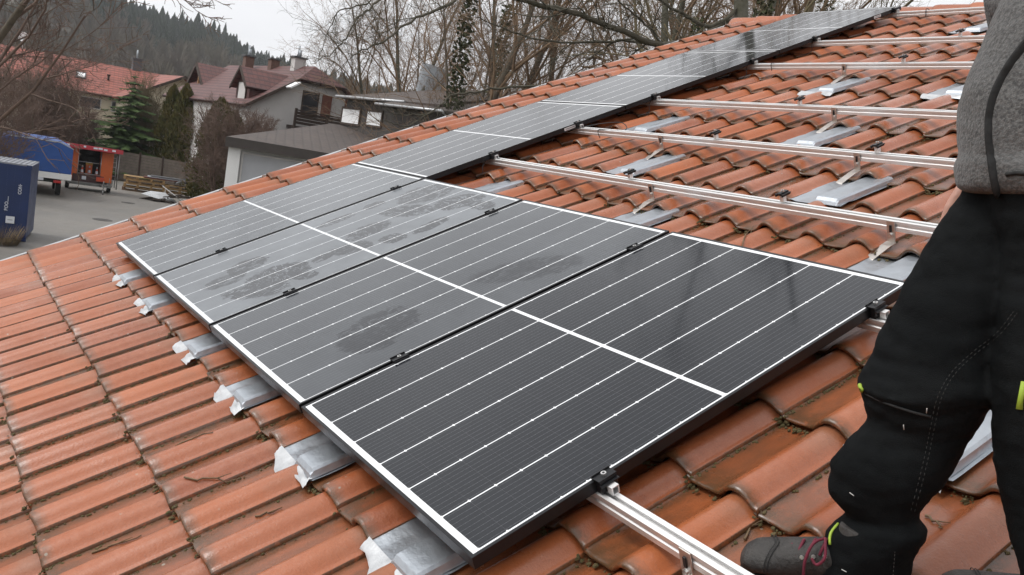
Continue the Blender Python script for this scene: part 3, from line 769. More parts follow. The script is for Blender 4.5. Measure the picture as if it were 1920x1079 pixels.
# ------------------------------------------------------------------ trees
def bare_tree(seed, h, r0, spread=.55, levels=4, twr=.006, trunkfrac=.95, counts=(13, 7, 6, 5), lean=(0, 0), start=.28, stems=1, up=.25):
    rn = random.Random(seed); tr, cr = MB(), MB()
    def grow(p, d, L, r, lev):
        nseg = max(2, (7, 5, 4, 3, 2)[min(lev, 4)]); pts = [p.copy()]; rs = [r]; dd = d.copy()
        for i in range(nseg):
            w = (.07, .18, .25, .3, .35)[min(lev, 4)]
            dd = (dd + Vector((rn.gauss(0, w), rn.gauss(0, w), rn.gauss(0, w * .6) + up * (.15 if lev else .02)))).normalized()
            pts.append(pts[-1] + dd * L / nseg); rs.append(max(twr * .6, r * (1 - (i + 1) / nseg * (.82 if lev == 0 else .75))))
        (tr if lev == 0 else cr).tube(pts, rs, (8, 5, 4, 3, 3)[min(lev, 4)], 0, False)
        if lev >= levels: return
        n = counts[lev]
        for k in range(n):
            f = (start if lev == 0 else .22) + (1 - (start if lev == 0 else .22)) * (k + rn.random() * .8) / n
            i = min(nseg - 1, int(f * nseg)); q = pts[i].lerp(pts[i + 1], f * nseg - i); rr = rs[i] * .62
            ax = pts[i + 1] - pts[i]; ax.normalize()
            a = rn.random() * 6.283; o1 = ax.orthogonal().normalized(); o2 = ax.cross(o1)
            side = o1 * math.cos(a) + o2 * math.sin(a); sp = spread * rn.uniform(.7, 1.4)
            cd = (ax * math.cos(sp) + side * math.sin(sp)).normalized()
            grow(q, cd, L * (.46 if lev == 0 else .52) * rn.uniform(.65, 1.2) * (1.15 - .5 * f), max(twr, rr * rn.uniform(.55, .85)), lev + 1)
    for s_ in range(stems):
        a = rn.random() * 6.28; off = Vector((math.cos(a), math.sin(a), 0)) * (.15 * (stems > 1))
        grow(off, Vector((lean[0] + off.x * 1.6, lean[1] + off.y * 1.6, 1)).normalized(), h * trunkfrac, r0, 0)
    return tr, cr
def bare_proto(name, mb, mt=None, mtw=None, ivy=0, seed=0, h=10):
    tr, cr = mb; t_ = thing(name, '-', 'tree'); tr.build('trunk', mt or M_BARK, t_); cr.build('crown', mtw or M_TWIGS, t_)
    if ivy:
        iv = MB(); rn = random.Random(seed)
        for k in range(ivy):
            z = h * rn.uniform(.05, .75); a = rn.random() * 6.28; r = rn.uniform(.15, .75) * (1 - z / h * .7); s_ = rn.uniform(.05, .11)
            c = Vector((math.cos(a) * r, math.sin(a) * r, z)); u1 = Vector((rn.gauss(0, 1), rn.gauss(0, 1), rn.gauss(0, 1))).normalized() * s_; u2 = u1.orthogonal().normalized() * s_
            iv.add([c - u1, c + u2, c + u1, c - u2], [(0, 1, 2, 3)])
        iv.build('ivy', M_IVY, t_)
    return t_
def conifer(seed, h, r, mat, name='spruce_tree', dens=1.0):
    rn = random.Random(seed); t_ = thing(name, '-', 'tree'); tr = MB(); tr.tube([(0, 0, 0), (0, 0, h * .5), (0, 0, h * .98)], [h * .018, h * .011, .01], 7); tr.build('trunk', M_BARK, t_)
    c = MB(); nl = int(22 * dens)
    for l in range(nl):
        f = (l + rn.random()) / nl; z = h * (.06 + .92 * f); R = r * (1 - f) ** .8 * rn.uniform(.75, 1.1) + .1
        for k in range(int(9 - 4 * f)):
            a = rn.random() * 6.283; L = R * rn.uniform(.65, 1.15); dirx, diry = math.cos(a), math.sin(a); m = max(4, int(L / .16))
            for q in range(m):
                g_ = (q + rn.random()) / m; p = Vector((dirx * L * g_, diry * L * g_, z - L * .28 * g_ + .10 * L * g_ * g_)); w = .34 * (1.1 - .6 * g_) * (.6 + .4 * R)
                sd_ = Vector((-diry, dirx, 0)) * w * rn.uniform(.6, 1.2); fw = Vector((dirx, diry, -.25)) * w * rn.uniform(.6, 1.1); dr = Vector((0, 0, -w * rn.uniform(.15, .7)))
                c.add([p - sd_ + dr, p - fw * .4, p + sd_ + dr * .8, p + fw], [(0, 1, 3), (1, 2, 3)])
    c.build('crown', mat, t_); return t_
def thuja(seed, h, r, mat):
    rn = random.Random(seed); t_ = thing('thuja_shrub', '-', 'shrub'); s_ = MB(); s_.tube([(0, 0, 0), (0, 0, h * .9)], [.06, .01], 5); s_.build('trunk', M_BARK, t_)
    c = MB()
    for k in range(int(900 * h * r)):
        f = rn.random(); z = h * f; R = r * (1 - f ** 2.4) ** .7 * (1 + .45 * noise.noise((z * .9, seed, k % 5)))
        a = rn.random() * 6.283; q = R * rn.uniform(.55, 1.08); p = Vector((math.cos(a) * q, math.sin(a) * q, z)); w = rn.uniform(.05, .13)
        up_ = Vector((math.cos(a) * .25, math.sin(a) * .25, 1)).normalized() * w * 1.8; sd_ = Vector((rn.gauss(0, 1), rn.gauss(0, 1), .2)).normalized() * w * .7
        c.add([p - sd_, p + sd_, p + up_], [(0, 1, 2)])
    c.build('crown', mat, t_); return t_
def stand(o, u, D, label, first, group, s=1.0, z=0, rz=None, v=None):
    d = hdir(u); mw = T(CW.x + d.x * D, CW.y + d.y * D, z) @ RZ(random.random() * 6.28 if rz is None else rz) @ Matrix.Scale(s, 4)
    if first: o.matrix_world = mw; o['label'] = label; o['group'] = group; return o
    return dup(o, mw, label, group)

# tall bare trees behind the roof ridge
PA = bare_proto('bare_tree', bare_tree(11, 19, .34, .55, 4, .0085, .95, (15, 7, 6, 4)), M_BARK, M_TWIGS, 1800, 1, 19)
PB = bare_proto('bare_tree', bare_tree(12, 17, .26, .48, 4, .0075, .98, (15, 7, 6, 4), (.05, 0)), M_BARKG, M_TWIGS, 0)
PC = bare_proto('bare_tree', bare_tree(13, 21, .46, .5, 4, .012, .95, (10, 5, 5, 3), (-.04, .02)), M_BARKG, M_TWIGY, 1600, 3, 21)
PD = bare_proto('bare_tree', bare_tree(14, 13, .13, .6, 4, .007, .95, (13, 6, 6, 4), (0, 0), .2, 3), M_BARK, M_TWIGS)
GT = 'bare trees behind the roof'
BT = [(PA, 835, 40, 'ivy-grown bare tree just right of the metal chimney hood', .95), (PB, 735, 52, 'bare tree left of the metal chimney hood', .95), (PB, 700, 58, 'slender bare tree at the left end of the grove behind the bungalow', .85),
      (PD, 668, 66, 'low twiggy bare tree at the left edge of the grove', 1.0), (PB, 770, 55, 'bare tree right behind the metal chimney hood', 1.0), (PA, 905, 45, 'ivy-grown bare tree left of the dark conifers', .95),
      (PD, 880, 42, 'many-stemmed bare tree above the bungalow roof', 1.05), (PB, 945, 50, 'slim bare tree between ivy tree and dark conifers', 1.1), (PC, 1245, 30, 'thick grey trunk in front of the dark conifers', .72),
      (PC, 1358, 27, 'thickest grey trunk rising behind the roof verge', .78), (PB, 1420, 34, 'bare tree right of the thickest grey trunk', 1.0), (PA, 1465, 36, 'ivy-grown bare tree above the highest panel', 1.0),
      (PB, 1520, 40, 'bare tree at the top edge above the highest panel', 1.0), (PD, 1590, 34, 'twiggy bare tree at the ridge near the top end of the panels', .9), (PB, 1180, 38, 'bare tree among the dark conifers, left of the grey trunk', 1.1),
      (PD, 1120, 44, 'many-stemmed bare tree in front of the dark conifers', 1.1), (PB, 1010, 48, 'bare tree in front of the first dark conifer', 1.1), (PD, 790, 60, 'low bare tree behind the bungalow roof', 1.1),
      (PD, 980, 58, 'low many-stemmed bare tree between the conifers and the bungalow', 1.1), (PD, 1300, 40, 'many-stemmed bare tree between the two thick trunks', 1.1), (PD, 1385, 48, 'many-stemmed bare tree behind the thickest trunk', 1.2), (PB, 1290, 46, 'straight bare tree between the two thick trunks', 1.1),
      (PB, 598, 75, 'pair-stemmed thin bare tree behind the white chimney', .62), (PD, 1700, 48, 'far bare tree whose twigs just show over the ridge', .62)]
seen = set()
for (o, u, D, lab, s_) in BT:
    stand(o, u, D, lab, o.name not in seen, GT, s_); seen.add(o.name)
CA = conifer(21, 15, 3.2, M_SPRUCE_D, 'spruce_tree', 1.3); CB = conifer(22, 12.5, 2.8, M_SPRUCE_D, 'spruce_tree', 1.3)
seen = set()
for (o, u, D, lab) in [(CA, 1075, 50, 'dark spruce in the middle of the grove, left of the others'), (CB, 1130, 54, 'dark spruce in the grove, second from left'), (CA, 1180, 58, 'tall dark spruce behind the grey trunk'),
                       (CB, 1030, 60, 'dark spruce thinly seen behind the bare tree left of the conifers'), (CA, 1225, 62, 'dark spruce directly left of the thick grey trunk'), (CB, 970, 66, 'smaller dark spruce near the ivy-grown trees'), (CA, 1290, 66, 'dark spruce between the thick trunks'), (CB, 860, 68, 'distant dark spruce right of the metal chimney hood')]:
    stand(o, u, D, lab, o.name not in seen, 'dark spruces in the grove'); seen.add(o.name)

# the near tree whose boughs hang across the view: visible limbs modelled along their real course
M_BOUGH = M('dark_bough_bark', (.085, .072, .052), .9, 0, .5, 7, .5, (.045, .042, .026))
nt = thing('overhanging_tree', 'bare tree whose long bare boughs hang into view above the roof', 'tree', T(0, 0, 0))
rn = random.Random(5)
def limb(pix, D0, D1, r0, r1, mbx, sub=3, twl=.9, ntw=16):
    n = len(pix); ctrl = [at(u, v, D0 + (D1 - D0) * k / (n - 1)) for k, (u, v) in enumerate(pix)]; pts = []
    for i in range(n - 1):
        p0, p1, p2, p3 = ctrl[max(0, i - 1)], ctrl[i], ctrl[i + 1], ctrl[min(n - 1, i + 2)]
        for k in range(5):
            t_ = k / 5; pts.append(.5 * ((2 * p1) + (p2 - p0) * t_ + (2 * p0 - 5 * p1 + 4 * p2 - p3) * t_ ** 2 + (3 * p1 - p0 - 3 * p2 + p3) * t_ ** 3))
    pts.append(ctrl[-1]); r0 *= .62; r1 *= .7; m = len(pts); rs = [r0 + (r1 - r0) * i / (m - 1) for i in range(m)]
    pts = [p + Vector((rn.gauss(0, .012), rn.gauss(0, .012), rn.gauss(0, .012))) for p in pts]
    mbx.tube(pts, rs, 6, 0, False)
    def tw(p, d, L, r, lev):
        q = [p]; dd = d
        for i in range(3):
            dd = (dd + Vector((rn.gauss(0, .3), rn.gauss(0, .3), rn.gauss(0, .3)))).normalized(); q.append(q[-1] + dd * L / 3)
        mbx.tube(q, [r * .8, r * .65, r * .5, r * .35], 3, 0, False)
        if lev < sub - 1:
            for k in range(3): tw(q[rn.choice((1, 2, 3))], (dd + Vector((rn.gauss(0, .7), rn.gauss(0, .7), rn.gauss(0, .7)))).normalized(), L * .6, r * .6, lev + 1)
    for k in range(ntw):
        i = rn.randrange(int(m * .15), m - 1); d = (pts[i + 1] - pts[i]).normalized()
        d = (d + Vector((rn.gauss(0, .7), rn.gauss(0, .7), rn.gauss(0, .7) - .1))).normalized(); tw(pts[i], d, twl * rn.uniform(.4, 1.1), max(.006, rs[i] * .45), 0)
lb = MB(); TD = 17
tk = MB(); b0 = at(1405, 140, TD); b0.z = 0
tk.tube([b0, b0 + Vector((.1, 0, 3)), b0 + Vector((.05, .05, 6.5)), at(1390, -60, TD), at(1375, -260, TD)], [.24, .20, .17, .13, .09], 9)
tk.build('trunk', M_BARKG, nt)
limb([(1392, 30), (1300, 75), (1240, 85), (1170, 60), (1090, 30), (1010, 10), (930, -15), (870, -20)], TD, 14, .12, .05, lb, 3, 1.1, 22)
limb([(1240, 85), (1180, 78), (1100, 80), (1040, 78), (960, 60), (890, 30)], TD - .3, 14, .05, .012, lb, 3, 1.0, 18)
limb([(870, -20), (840, 10), (790, 30), (750, 55), (715, 80), (680, 95), (660, 108)], 14, 12.5, .045, .010, lb, 3, .9, 18)
limb([(900, -40), (760, -25), (700, 12), (670, 35), (648, 72), (625, 95), (600, 112)], 14, 12, .04, .007, lb, 3, .8, 14)
limb([(720, -30), (690, 5), (640, 20), (615, 60), (598, 105)], 12.6, 11.8, .022, .005, lb, 3, .6, 12)
limb([(1180, 172), (1050, 162), (940, 165), (900, 172), (850, 178), (830, 195), (800, 215), (760, 238), (735, 230), (708, 225)], 22, 19, .055, .010, lb, 3, 1.0, 26)
limb([(850, 178), (830, 160), (812, 140), (795, 118)], 20, 19.5, .02, .006, lb, 2, .7, 6)
limb([(800, 215), (770, 215), (735, 212), (715, 190), (700, 160)], 19.5, 19, .016, .005, lb, 3, .7, 10)
limb([(1392, 10), (1330, 50), (1270, 20), (1220, -10), (1150, -40)], TD, 15, .07, .02, lb, 3, 1.0, 14)
limb([(1240, 85), (1225, 60), (1180, 20), (1140, -20)], TD - .3, 15, .045, .015, lb, 3, 1.0, 10)
limb([(1375, -260), (1360, -480), (1372, -760), (1350, -1100)], TD, TD, .17, .06, lb, 3, 1.3, 22)  # these last limbs are unseen, added to darken the panels' reflections
limb([(1362, -420), (1250, -560), (1120, -800), (1010, -1000)], TD, TD - 2, .10, .02, lb, 3, 1.4, 26)
limb([(1365, -500), (1480, -680), (1600, -900)], TD, TD - 1, .09, .02, lb, 3, 1.4, 18)
limb([(1378, -200), (1260, -330), (1130, -520), (960, -640)], TD, TD - 2, .09, .02, lb, 3, 1.4, 26)
limb([(1378, -240), (1500, -400), (1620, -520)], TD, TD - 1, .08, .02, lb, 3, 1.3, 16)
lb.build('crown', M_BOUGH, nt)

# brown scrub and trees at the left
SA = bare_proto('bare_bush', bare_tree(31, 4.6, .05, .6, 3, .009, .95, (13, 8, 7), (0, 0), .08, 7, .3), M_TWIGR, M_TWIGR); SA['category'] = 'bush'
SB = bare_proto('bare_bush', bare_tree(32, 5.2, .05, .34, 3, .009, .95, (13, 8, 7), (0, 0), .08, 6, .6), M_TWIGY, M_TWIGY); SB['category'] = 'bush'
SC = bare_proto('bare_tree', bare_tree(33, 8.6, .13, .6, 4, .0085, .9, (12, 6, 6, 4), (.05, 0), .2, 2), M_BARK, M_TWIGR)
seen = set(); GB = 'leafless bushes beyond the yard'
for (o, u, D, s_, z, lab) in [(SC, 22, 60, 1.0, 0, 'big red brown leafless tree at the left edge, half hiding the long red roof'), (SC, -45, 52, 1.0, 0, 'red brown leafless tree cut by the left edge of the picture'), (SC, -130, 30, 1.5, 0, 'tall bare tree just outside the left edge with branches reaching into the picture'), (SC, 95, 66, .78, 0, 'smaller red brown leafless tree in front of the left end of the cream house'),
                              (SA, 15, 50, .95, 0, 'red brown leafless bush behind the navy container'), (SA, 70, 60, 1.0, 0, 'red brown leafless bush behind the blue tarpaulin truck'),
                              (SA, -30, 46, 1.1, 0, 'leafless bush at the very left edge above the container'), (SB, 105, 60, .85, .2, 'olive brown leafless bush behind the fence end'), (SA, 140, 60, .78, .2, 'leafless bush behind the orange trailer'), (SA, 170, 61, .62, .3, 'leafless bush in front of the cream wall'),
                              (SB, 293, 59, 1.05, .3, 'upright olive brown bush between the green spruce and the hedge'), (SB, 280, 62, .95, .3, 'tall straggly bush beside the green spruce'), (SA, 452, 50, .98, 1.0, 'big rounded brown leafless bush left of the pale garage wall'), (SA, 474, 48, .90, .9, 'brown leafless bush above the corner of the garage roof'),
                              (SA, 425, 48, 1.05, .6, 'olive brown leafless bush just above the garage roof, at the right end of the hedge'), (SA, 122, 64, .8, .3, 'leafless bush in front of the far end of the long red roof'), (SC, 58, 56, .82, 0, 'leafless tree rising right behind the blue tarpaulin'), (SA, 100, 57, 1.1, 0, 'dense leafless bush between truck and orange trailer')]:
    stand(o, u, D + (10 if D > 52 else 0), lab, o.name not in seen, GB, s_ * (1.12 if D > 52 else 1), z); seen.add(o.name)
CG = conifer(41, 6.6, 3.7, M_SPRUCE, 'spruce_tree', 1.25); CG2 = conifer(42, 4.6, 2.4, M_SPRUCE, 'spruce_tree', 1.1)
stand(CG, 248, 68, 'bright green spruce in front of the cream house', True, 'green conifers beyond the fence', 1.12, .2)
stand(CG2, 225, 67, 'low green spruce at the left foot of the bright green one', True, 'green conifers beyond the fence', 1.1, .1)
TA = thuja(51, 5.5, .85, M_THUJA); TB = thuja(52, 6.3, 1.45, M_THUJA)
seen = set()
for (o, u, D, s_, lab) in [(TA, 322, 57, .92, 'slim dark thuja between the houses'), (TA, 345, 56, .95, 'slim thuja left of the broad hedge'), (TB, 365, 56, .74, 'thuja under the wooden balcony'), (TB, 388, 57, .78, 'broad olive green thuja in the hedge'), (TB, 412, 46, .74, 'tallest olive green thuja in the hedge'), (TB, 438, 43, .66, 'thuja at the right end of the hedge')]:
    stand(o, u, D + 10, lab, o.name not in seen, 'thuja hedge beyond the fence', s_ * 1.34, .3); seen.add(o.name)
# dry grass tuft beside the container
M_DRY = M('dry_grass', (.32, .23, .11), .9, 0, .35, 20)
gt = MB(); p0 = gnd(2, 458)
for k in range(420):
    a = rn.random() * 6.28; q = rn.random() ** .6 * .5; h_ = rn.uniform(.25, .7); x, y = p0.x + math.cos(a) * q, p0.y + math.sin(a) * q
    lx, ly = math.cos(a) * h_ * .5, math.sin(a) * h_ * .5; w = .018
    gt.add([(x - w, y, 0), (x + w, y, 0), (x + lx + w * .4, y + ly, h_), (x + lx - w * .4, y + ly, h_)], [(0, 1, 2, 3)])
tag(gt.build('dry_grass', M_DRY), 'tuft of dry yellow grass at the foot of the navy container', 'grass', None, 'stuff')
# ------------------------------------------------------------------ houses beyond the yard
def mat_rows(name, a, b2, dirt, period_across=.3, period_along=.36):
    t = NT(name); c = t.coord('UV')
    return t
def roof_mat(name, ca, cb, dark, rows, cols):
    t = NT(name); uv = t.attr('roof_uv', out='Vector'); x, y, _ = t.sep(uv)
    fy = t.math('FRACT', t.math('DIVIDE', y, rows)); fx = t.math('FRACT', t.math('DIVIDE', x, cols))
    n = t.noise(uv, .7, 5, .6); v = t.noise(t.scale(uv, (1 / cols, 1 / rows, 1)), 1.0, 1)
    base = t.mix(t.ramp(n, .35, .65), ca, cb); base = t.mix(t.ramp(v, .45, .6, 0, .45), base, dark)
    groove = t.math('MAXIMUM', t.ramp(fy, .42, .06), t.math('MULTIPLY', t.ramp(t.math('ABSOLUTE', t.math('SUBTRACT', fx, .5)), .32, .5), .5))  # joints, plus course shading painted into the colour as a wide dark band
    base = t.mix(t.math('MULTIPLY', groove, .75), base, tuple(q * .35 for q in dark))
    t.set(base, .6); t.bump(t.math('SUBTRACT', fy, t.math('MULTIPLY', groove, .6)), .6, .05); return t.m
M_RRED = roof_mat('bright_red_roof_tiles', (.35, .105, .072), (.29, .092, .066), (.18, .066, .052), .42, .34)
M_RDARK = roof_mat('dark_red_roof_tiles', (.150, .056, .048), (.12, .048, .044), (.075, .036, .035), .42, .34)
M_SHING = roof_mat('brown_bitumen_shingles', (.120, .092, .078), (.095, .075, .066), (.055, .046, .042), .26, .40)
M_CREAM = M('cream_render', (.62, .555, .43), .9, 0, .1, 1.5)
M_WHITEW = M('white_render', (.60, .58, .56), .9, 0, .1, 1.5)
M_GARW = M('white_garage_render', (.82, .82, .80), .85, 0, .06, 1.5)
M_FASC = M('dark_brown_fascia', (.058, .048, .042), .7, 0, .2, 2)
M_WOOD = M('dark_stained_wood', (.055, .034, .024), .75, 0, .35, 5)
M_WOODL = M('light_brown_wood', (.34, .18, .075), .7, 0, .3, 5)
M_SHUT = M('red_brown_shutters', (.17, .055, .035), .65, 0, .3, 6)
M_CHEEK = M('dark_red_boards', (.085, .030, .026), .7, 0, .3, 6)
M_GLASS = M('dark_window_glass', (.045, .045, .05), .12, 0, .2, 1)
M_BLIND = M('white_roller_blind', (.86, .86, .86), .6, 0, .05, 3)
M_GREYD = M('grey_garage_door', (.44, .45, .47), .55, 0, .08, 3)
M_CHIM = M('brown_chimney_brick', (.15, .085, .065), .85, 0, .3, 8)
M_SLATE = M('grey_chimney_slate', (.10, .10, .105), .7, 0, .3, 8)
M_SHEET = M('grey_sheet_metal', (.42, .45, .48), .55, .4, .15, 2)

def roof_face(mb, pts, up_from=(0, 1), th=.16):
    """roof plane: pts[0]-pts[1] is the eave; gets tile coordinates and thickness"""
    P_ = [Vector(p) for p in pts]; e = (P_[1] - P_[0]).normalized(); n = e.cross(P_[2] - P_[1]).normalized()
    if n.z < 0: n = -n
    s_ = n.cross(e)
    if s_.z < 0: s_ = -s_
    o = len(mb.v); m = len(P_)
    for q in (0, th):
        for p in P_:
            mb.v.append(tuple(p - n * q)); mb.uv += [(p - P_[0]).dot(e), (p - P_[0]).dot(s_), 0]
    mb.face([o + k for k in range(m)]); mb.face([o + m + k for k in range(m - 1, -1, -1)])
    for k in range(m): mb.face((o + k, o + k + m, o + (k + 1) % m + m, o + (k + 1) % m))
def RMB():
    b = MB(); b.uv = []; return b
def rbuild(mb, name, mat, parent):
    mb.att = {'roof_uv': ('FLOAT_VECTOR', mb.uv)}; return mb.build(name, mat, parent)
def window(parent, name, c, r, n, w, h, mats, frame=.07, sub='pane'):
    """window standing on a wall: c centre, r right vector, n outward vector"""
    c, r, n = Vector(c), Vector(r).normalized(), Vector(n).normalized(); up_ = Vector((0, 0, 1))
    m = Matrix((r, up_, n)).transposed().to_4x4(); m.translation = c
    f = MB()
    f.box((0, h / 2, 0), (w + frame, frame, .09), 0, m); f.box((0, -h / 2, 0), (w + frame, frame, .09), 0, m); f.box((-w / 2, 0, 0), (frame, h - frame, .09), 0, m); f.box((w / 2, 0, 0), (frame, h - frame, .09), 0, m)
    fo_ = f.build(name, mats[0], parent)
    g_ = MB(); g_.box((0, 0, 0), (w - frame, h - frame, .03), 0, m); g_.build(sub, mats[1], fo_)
    return fo_
UP = Vector((0, 0, 1))
def chimney(parent, c, w, d, h, mat, cap=True, pots=0):
    b = MB(); b.box((c[0], c[1], c[2] + h / 2), (w, d, h)); o = b.build('chimney', mat, parent)
    if cap: q = MB(); q.box((c[0], c[1], c[2] + h + .05), (w + .18, d + .18, .10)); q.build('chimney_cap', M_SLATE, o)
    for k in range(pots):
        q = MB(); x = c[0] + (k - .5) * w * .4; q.tube([(x, c[1], c[2] + h + .1), (x, c[1], c[2] + h + .1 + (.75 if k == 0 else .45))], .07 if k == 0 else .11, 8); q.build('chimney_pot', M_SHEET, o)
    return o

# --- cream house with the long red roof
H1 = thing('cream_house', 'long cream house with a bright red tiled roof at the left', 'house', T(0, 0, 0))
f = hdir(200); r = Vector((-f.y, f.x, 0)) * -1; r = Vector((f.y, -f.x, 0))
e1 = at(239, 186, 80); zr = 8.46; D0 = 80; run = 5.0
def h1(a, dpt, z): return e1 + r * a + f * dpt + UP * (z - e1.z)
ze = e1.z; A0, A1 = -17.5, 0.0
rb = RMB()
roof_face(rb, [h1(A0, 0, ze), h1(A1, 0, ze), h1(2.6, run, zr), h1(A0, run, zr)])
roof_face(rb, [h1(5, 2 * run, ze), h1(A0, 2 * run, ze), h1(A0, run, zr), h1(5, run, zr)])
ax = (f * -6 + r * 1.6).normalized(); pe = Vector((-ax.y, ax.x, 0)); pe = pe if pe.dot(r) > 0 else -pe   # wing axis and its right
w0 = h1(2.6, run, zr); w1 = w0 + ax * 6.3
roof_face(rb, [w0 - pe * 5 + UP * (ze - zr) + ax * .7, w1 - pe * 5 + UP * (ze - zr), w1, w0]); roof_face(rb, [w1 + pe * 5 + UP * (ze - zr), w0 + pe * 5 + UP * (ze - zr), w0, w1])
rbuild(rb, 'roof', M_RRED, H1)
wb = MB(); wb.slab([h1(A0 + .4, .5, 0), h1(A1 + 2, .5, 0), h1(A1 + 2, .5, ze + .1), h1(A0 + .4, .5, ze + .1)], f * 9)
q1 = w1 - ax * .6
base = [q1 - pe * 4.5, q1 + pe * 4.5, q1 + pe * 4.5 + UP * (ze - zr + .1), q1 - UP * .22, q1 - pe * 4.5 + UP * (ze - zr + .1)]
base[0].z = 0; base[1].z = 0
wb.slab(base, -ax * 5.5); wb.build('wall', M_CREAM, H1)
bb = MB()
for sgn in (-1, 1): bb.slab([w1 + UP * .05, w1 + pe * 5.05 * sgn + UP * (ze - zr + .02), w1 + pe * 5.05 * sgn + UP * (ze - zr - .22), w1 - UP * .2], ax * .05)
bb.build('barge_board', M_WOOD, H1)
gg = MB(); gg.tube([h1(A0, -.06, ze - .05), h1(A1, -.06, ze - .05)], .07, 6); gg.build('gutter', M_CHIM, H1)
WM = (M_WHITEW, M_GLASS)
for (u, v, w, hh) in ((169, 193, 1.6, .85), (220, 201, .9, .85), (110, 185, 1.3, .85)):
    p = at(u, v, 80.4); window(H1, 'window', h1((p - e1).dot(r), .48, p.z), r, -f, w, hh, WM)
window(H1, 'shutter_panel', h1((at(152, 190, 80) - e1).dot(r), .46, 5.5), r, -f, .02, .02, (M_WOOD, M_WOOD)) if False else None
pw = at(325, 180, 78.5); dd = (pw - q1); window(H1, 'window', q1 + pe * 1.7 + UP * (pw.z - q1.z) + ax * .03, pe, ax, .65, .85, WM)
def h1roof(u, v, dn=.5): # point of the front roof plane seen at (u, v)
    n = r.cross(f * run + UP * (zr - ze)).normalized(); d = wray(u, v); return CW + d * ((e1 - CW).dot(n) / d.dot(n)), (n if n.z > 0 else -n)
p, n = h1roof(151.5, 142.5); sk = MB(); mm = Matrix((r, n.cross(r), n)).transposed().to_4x4(); mm.translation = p
sk.box((0, 0, .05), (.78, .98, .14), 0, mm); so = sk.build('skylight', M_SLATE, H1); s2 = MB(); s2.box((0.03, -.03, .10), (.56, .72, .06), 0, mm); s2.build('pane', M_BLIND, so)
p, n = h1roof(90, 118); chimney(H1, (p.x, p.y, p.z - .8), .62, .62, 1.75, M_CHIM)
p, n = h1roof(255, 138); chimney(H1, (p.x + f.x * .8, p.y + f.y * .8, p.z - .4), .72, .72, 1.65, M_SLATE, True, 1)
p, n = h1roof(203, 151); vp = MB(); vp.tube([p, p + UP * .4], .09, 8); vp.tube([p + UP * .38, p + UP * .5], .15, 8); vp.build('roof_vent', M_WOOD, H1)
p, n = h1roof(42, 92); dish = MB()
dm = MB(); dm.tube([p, p + UP * .9], .03, 6); cc = p + UP * 1.0 - f * .1
rg = [[cc - f * (.10 * (k / 4) ** 2) + (r * math.cos(a) + UP * math.sin(a)) * (.40 * k / 4 + .01) for a in [6.283 * j / 14 for j in range(14)]] for k in range(5)]
dm.rings(rg, 0, True, False); dm.build('satellite_dish', M_BLIND, H1)

# --- alpine house with dark red roofs
H2 = thing('alpine_house', 'white alpine house with dark red half-hipped roof, dormers and brown shutters', 'house', T(0, 0, 0))
O = at(602, 150, 57); O.z = 0
fv = hdir(592); rv = Vector((fv.y, -fv.x, 0)); yaw = rad(24)
d2 = (fv * math.cos(yaw) - rv * math.sin(yaw)).normalized(); r2 = Vector((d2.y, -d2.x, 0))
def h2(a, dpt, z): return Vector((O.x, O.y, 0)) + r2 * a + d2 * dpt + UP * z
def inv2(u, v, z):                                 # the (across, deep) place of a point seen at (u, v) on level z
    p = gnd(u, v, z); q = p - O; return q.dot(r2), q.dot(d2)
zA, zHH, zE, hw, ln = 9.75, 8.65, 6.45, 4.9, 18.0
sl = (zA - zE) / hw; hh_ = (zA - zHH) / sl; hr = 1.2
rb = RMB()
roof_face(rb, [h2(-hw, ln, zE), h2(-hw, -.5, zE), h2(-hh_, -.5, zHH), h2(0, hr, zA), h2(0, ln, zA)])
roof_face(rb, [h2(hw, -.5, zE), h2(hw, ln, zE), h2(0, ln, zA), h2(0, hr, zA), h2(hh_, -.5, zHH)])
roof_face(rb, [h2(-hh_, -.55, zHH), h2(hh_, -.55, zHH), h2(0, hr, zA)])
# cross gable (far) and dormer on the left slope
def cross(dpt, apexz, eavez, half, out, inner):
    roof_face(rb, [h2(inner, dpt - half, eavez), h2(-out, dpt - half, eavez), h2(-out, dpt, apexz), h2(inner, dpt, apexz)])
    roof_face(rb, [h2(-out, dpt + half, eavez), h2(inner, dpt + half, eavez), h2(inner, dpt, apexz), h2(-out, dpt, apexz)])
GA, GD = inv2(368, 117, 9.35); GA = -GA
def onslope(u, v):                                 # point of the main left roof plane seen at (u, v)
    d = wray(u, v); n = (UP - r2 * sl).normalized(); q = Vector((O.x, O.y, zA)); return CW + d * ((q - CW).dot(n) / d.dot(n))
_p = onslope(466, 186); DA, DD = -(_p - O).dot(r2), (_p - O).dot(d2) + 1.35
_D = math.hypot(_p.x - CW.x, _p.y - CW.y); DZ = at(472, 128, _D).z + .1
cross(GD, 9.35, 6.2, 3.8, GA, 0)
cross(DD, DZ, DZ - 1.25, 1.45, DA + .3, -1.2)
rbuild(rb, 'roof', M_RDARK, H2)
wb = MB()
wb.slab([h2(-hw + .35, 0, 0), h2(hw - .35, 0, 0), h2(hw - .35, 0, zE + .1), h2(hh_ - .1, 0, zHH - .15), h2(-hh_ + .1, 0, zHH - .15), h2(-hw + .35, 0, zE + .1)], d2 * (ln - .5))
wb.slab([h2(-GA + .9, GD - 3.2, 0), h2(-GA + .9, GD + 3.2, 0), h2(-GA + .9, GD + 3.2, 6.4), h2(-GA + .9, GD, 9.05), h2(-GA + .9, GD - 3.2, 6.4)], r2 * 2)
wb.build('wall', M_WHITEW, H2)
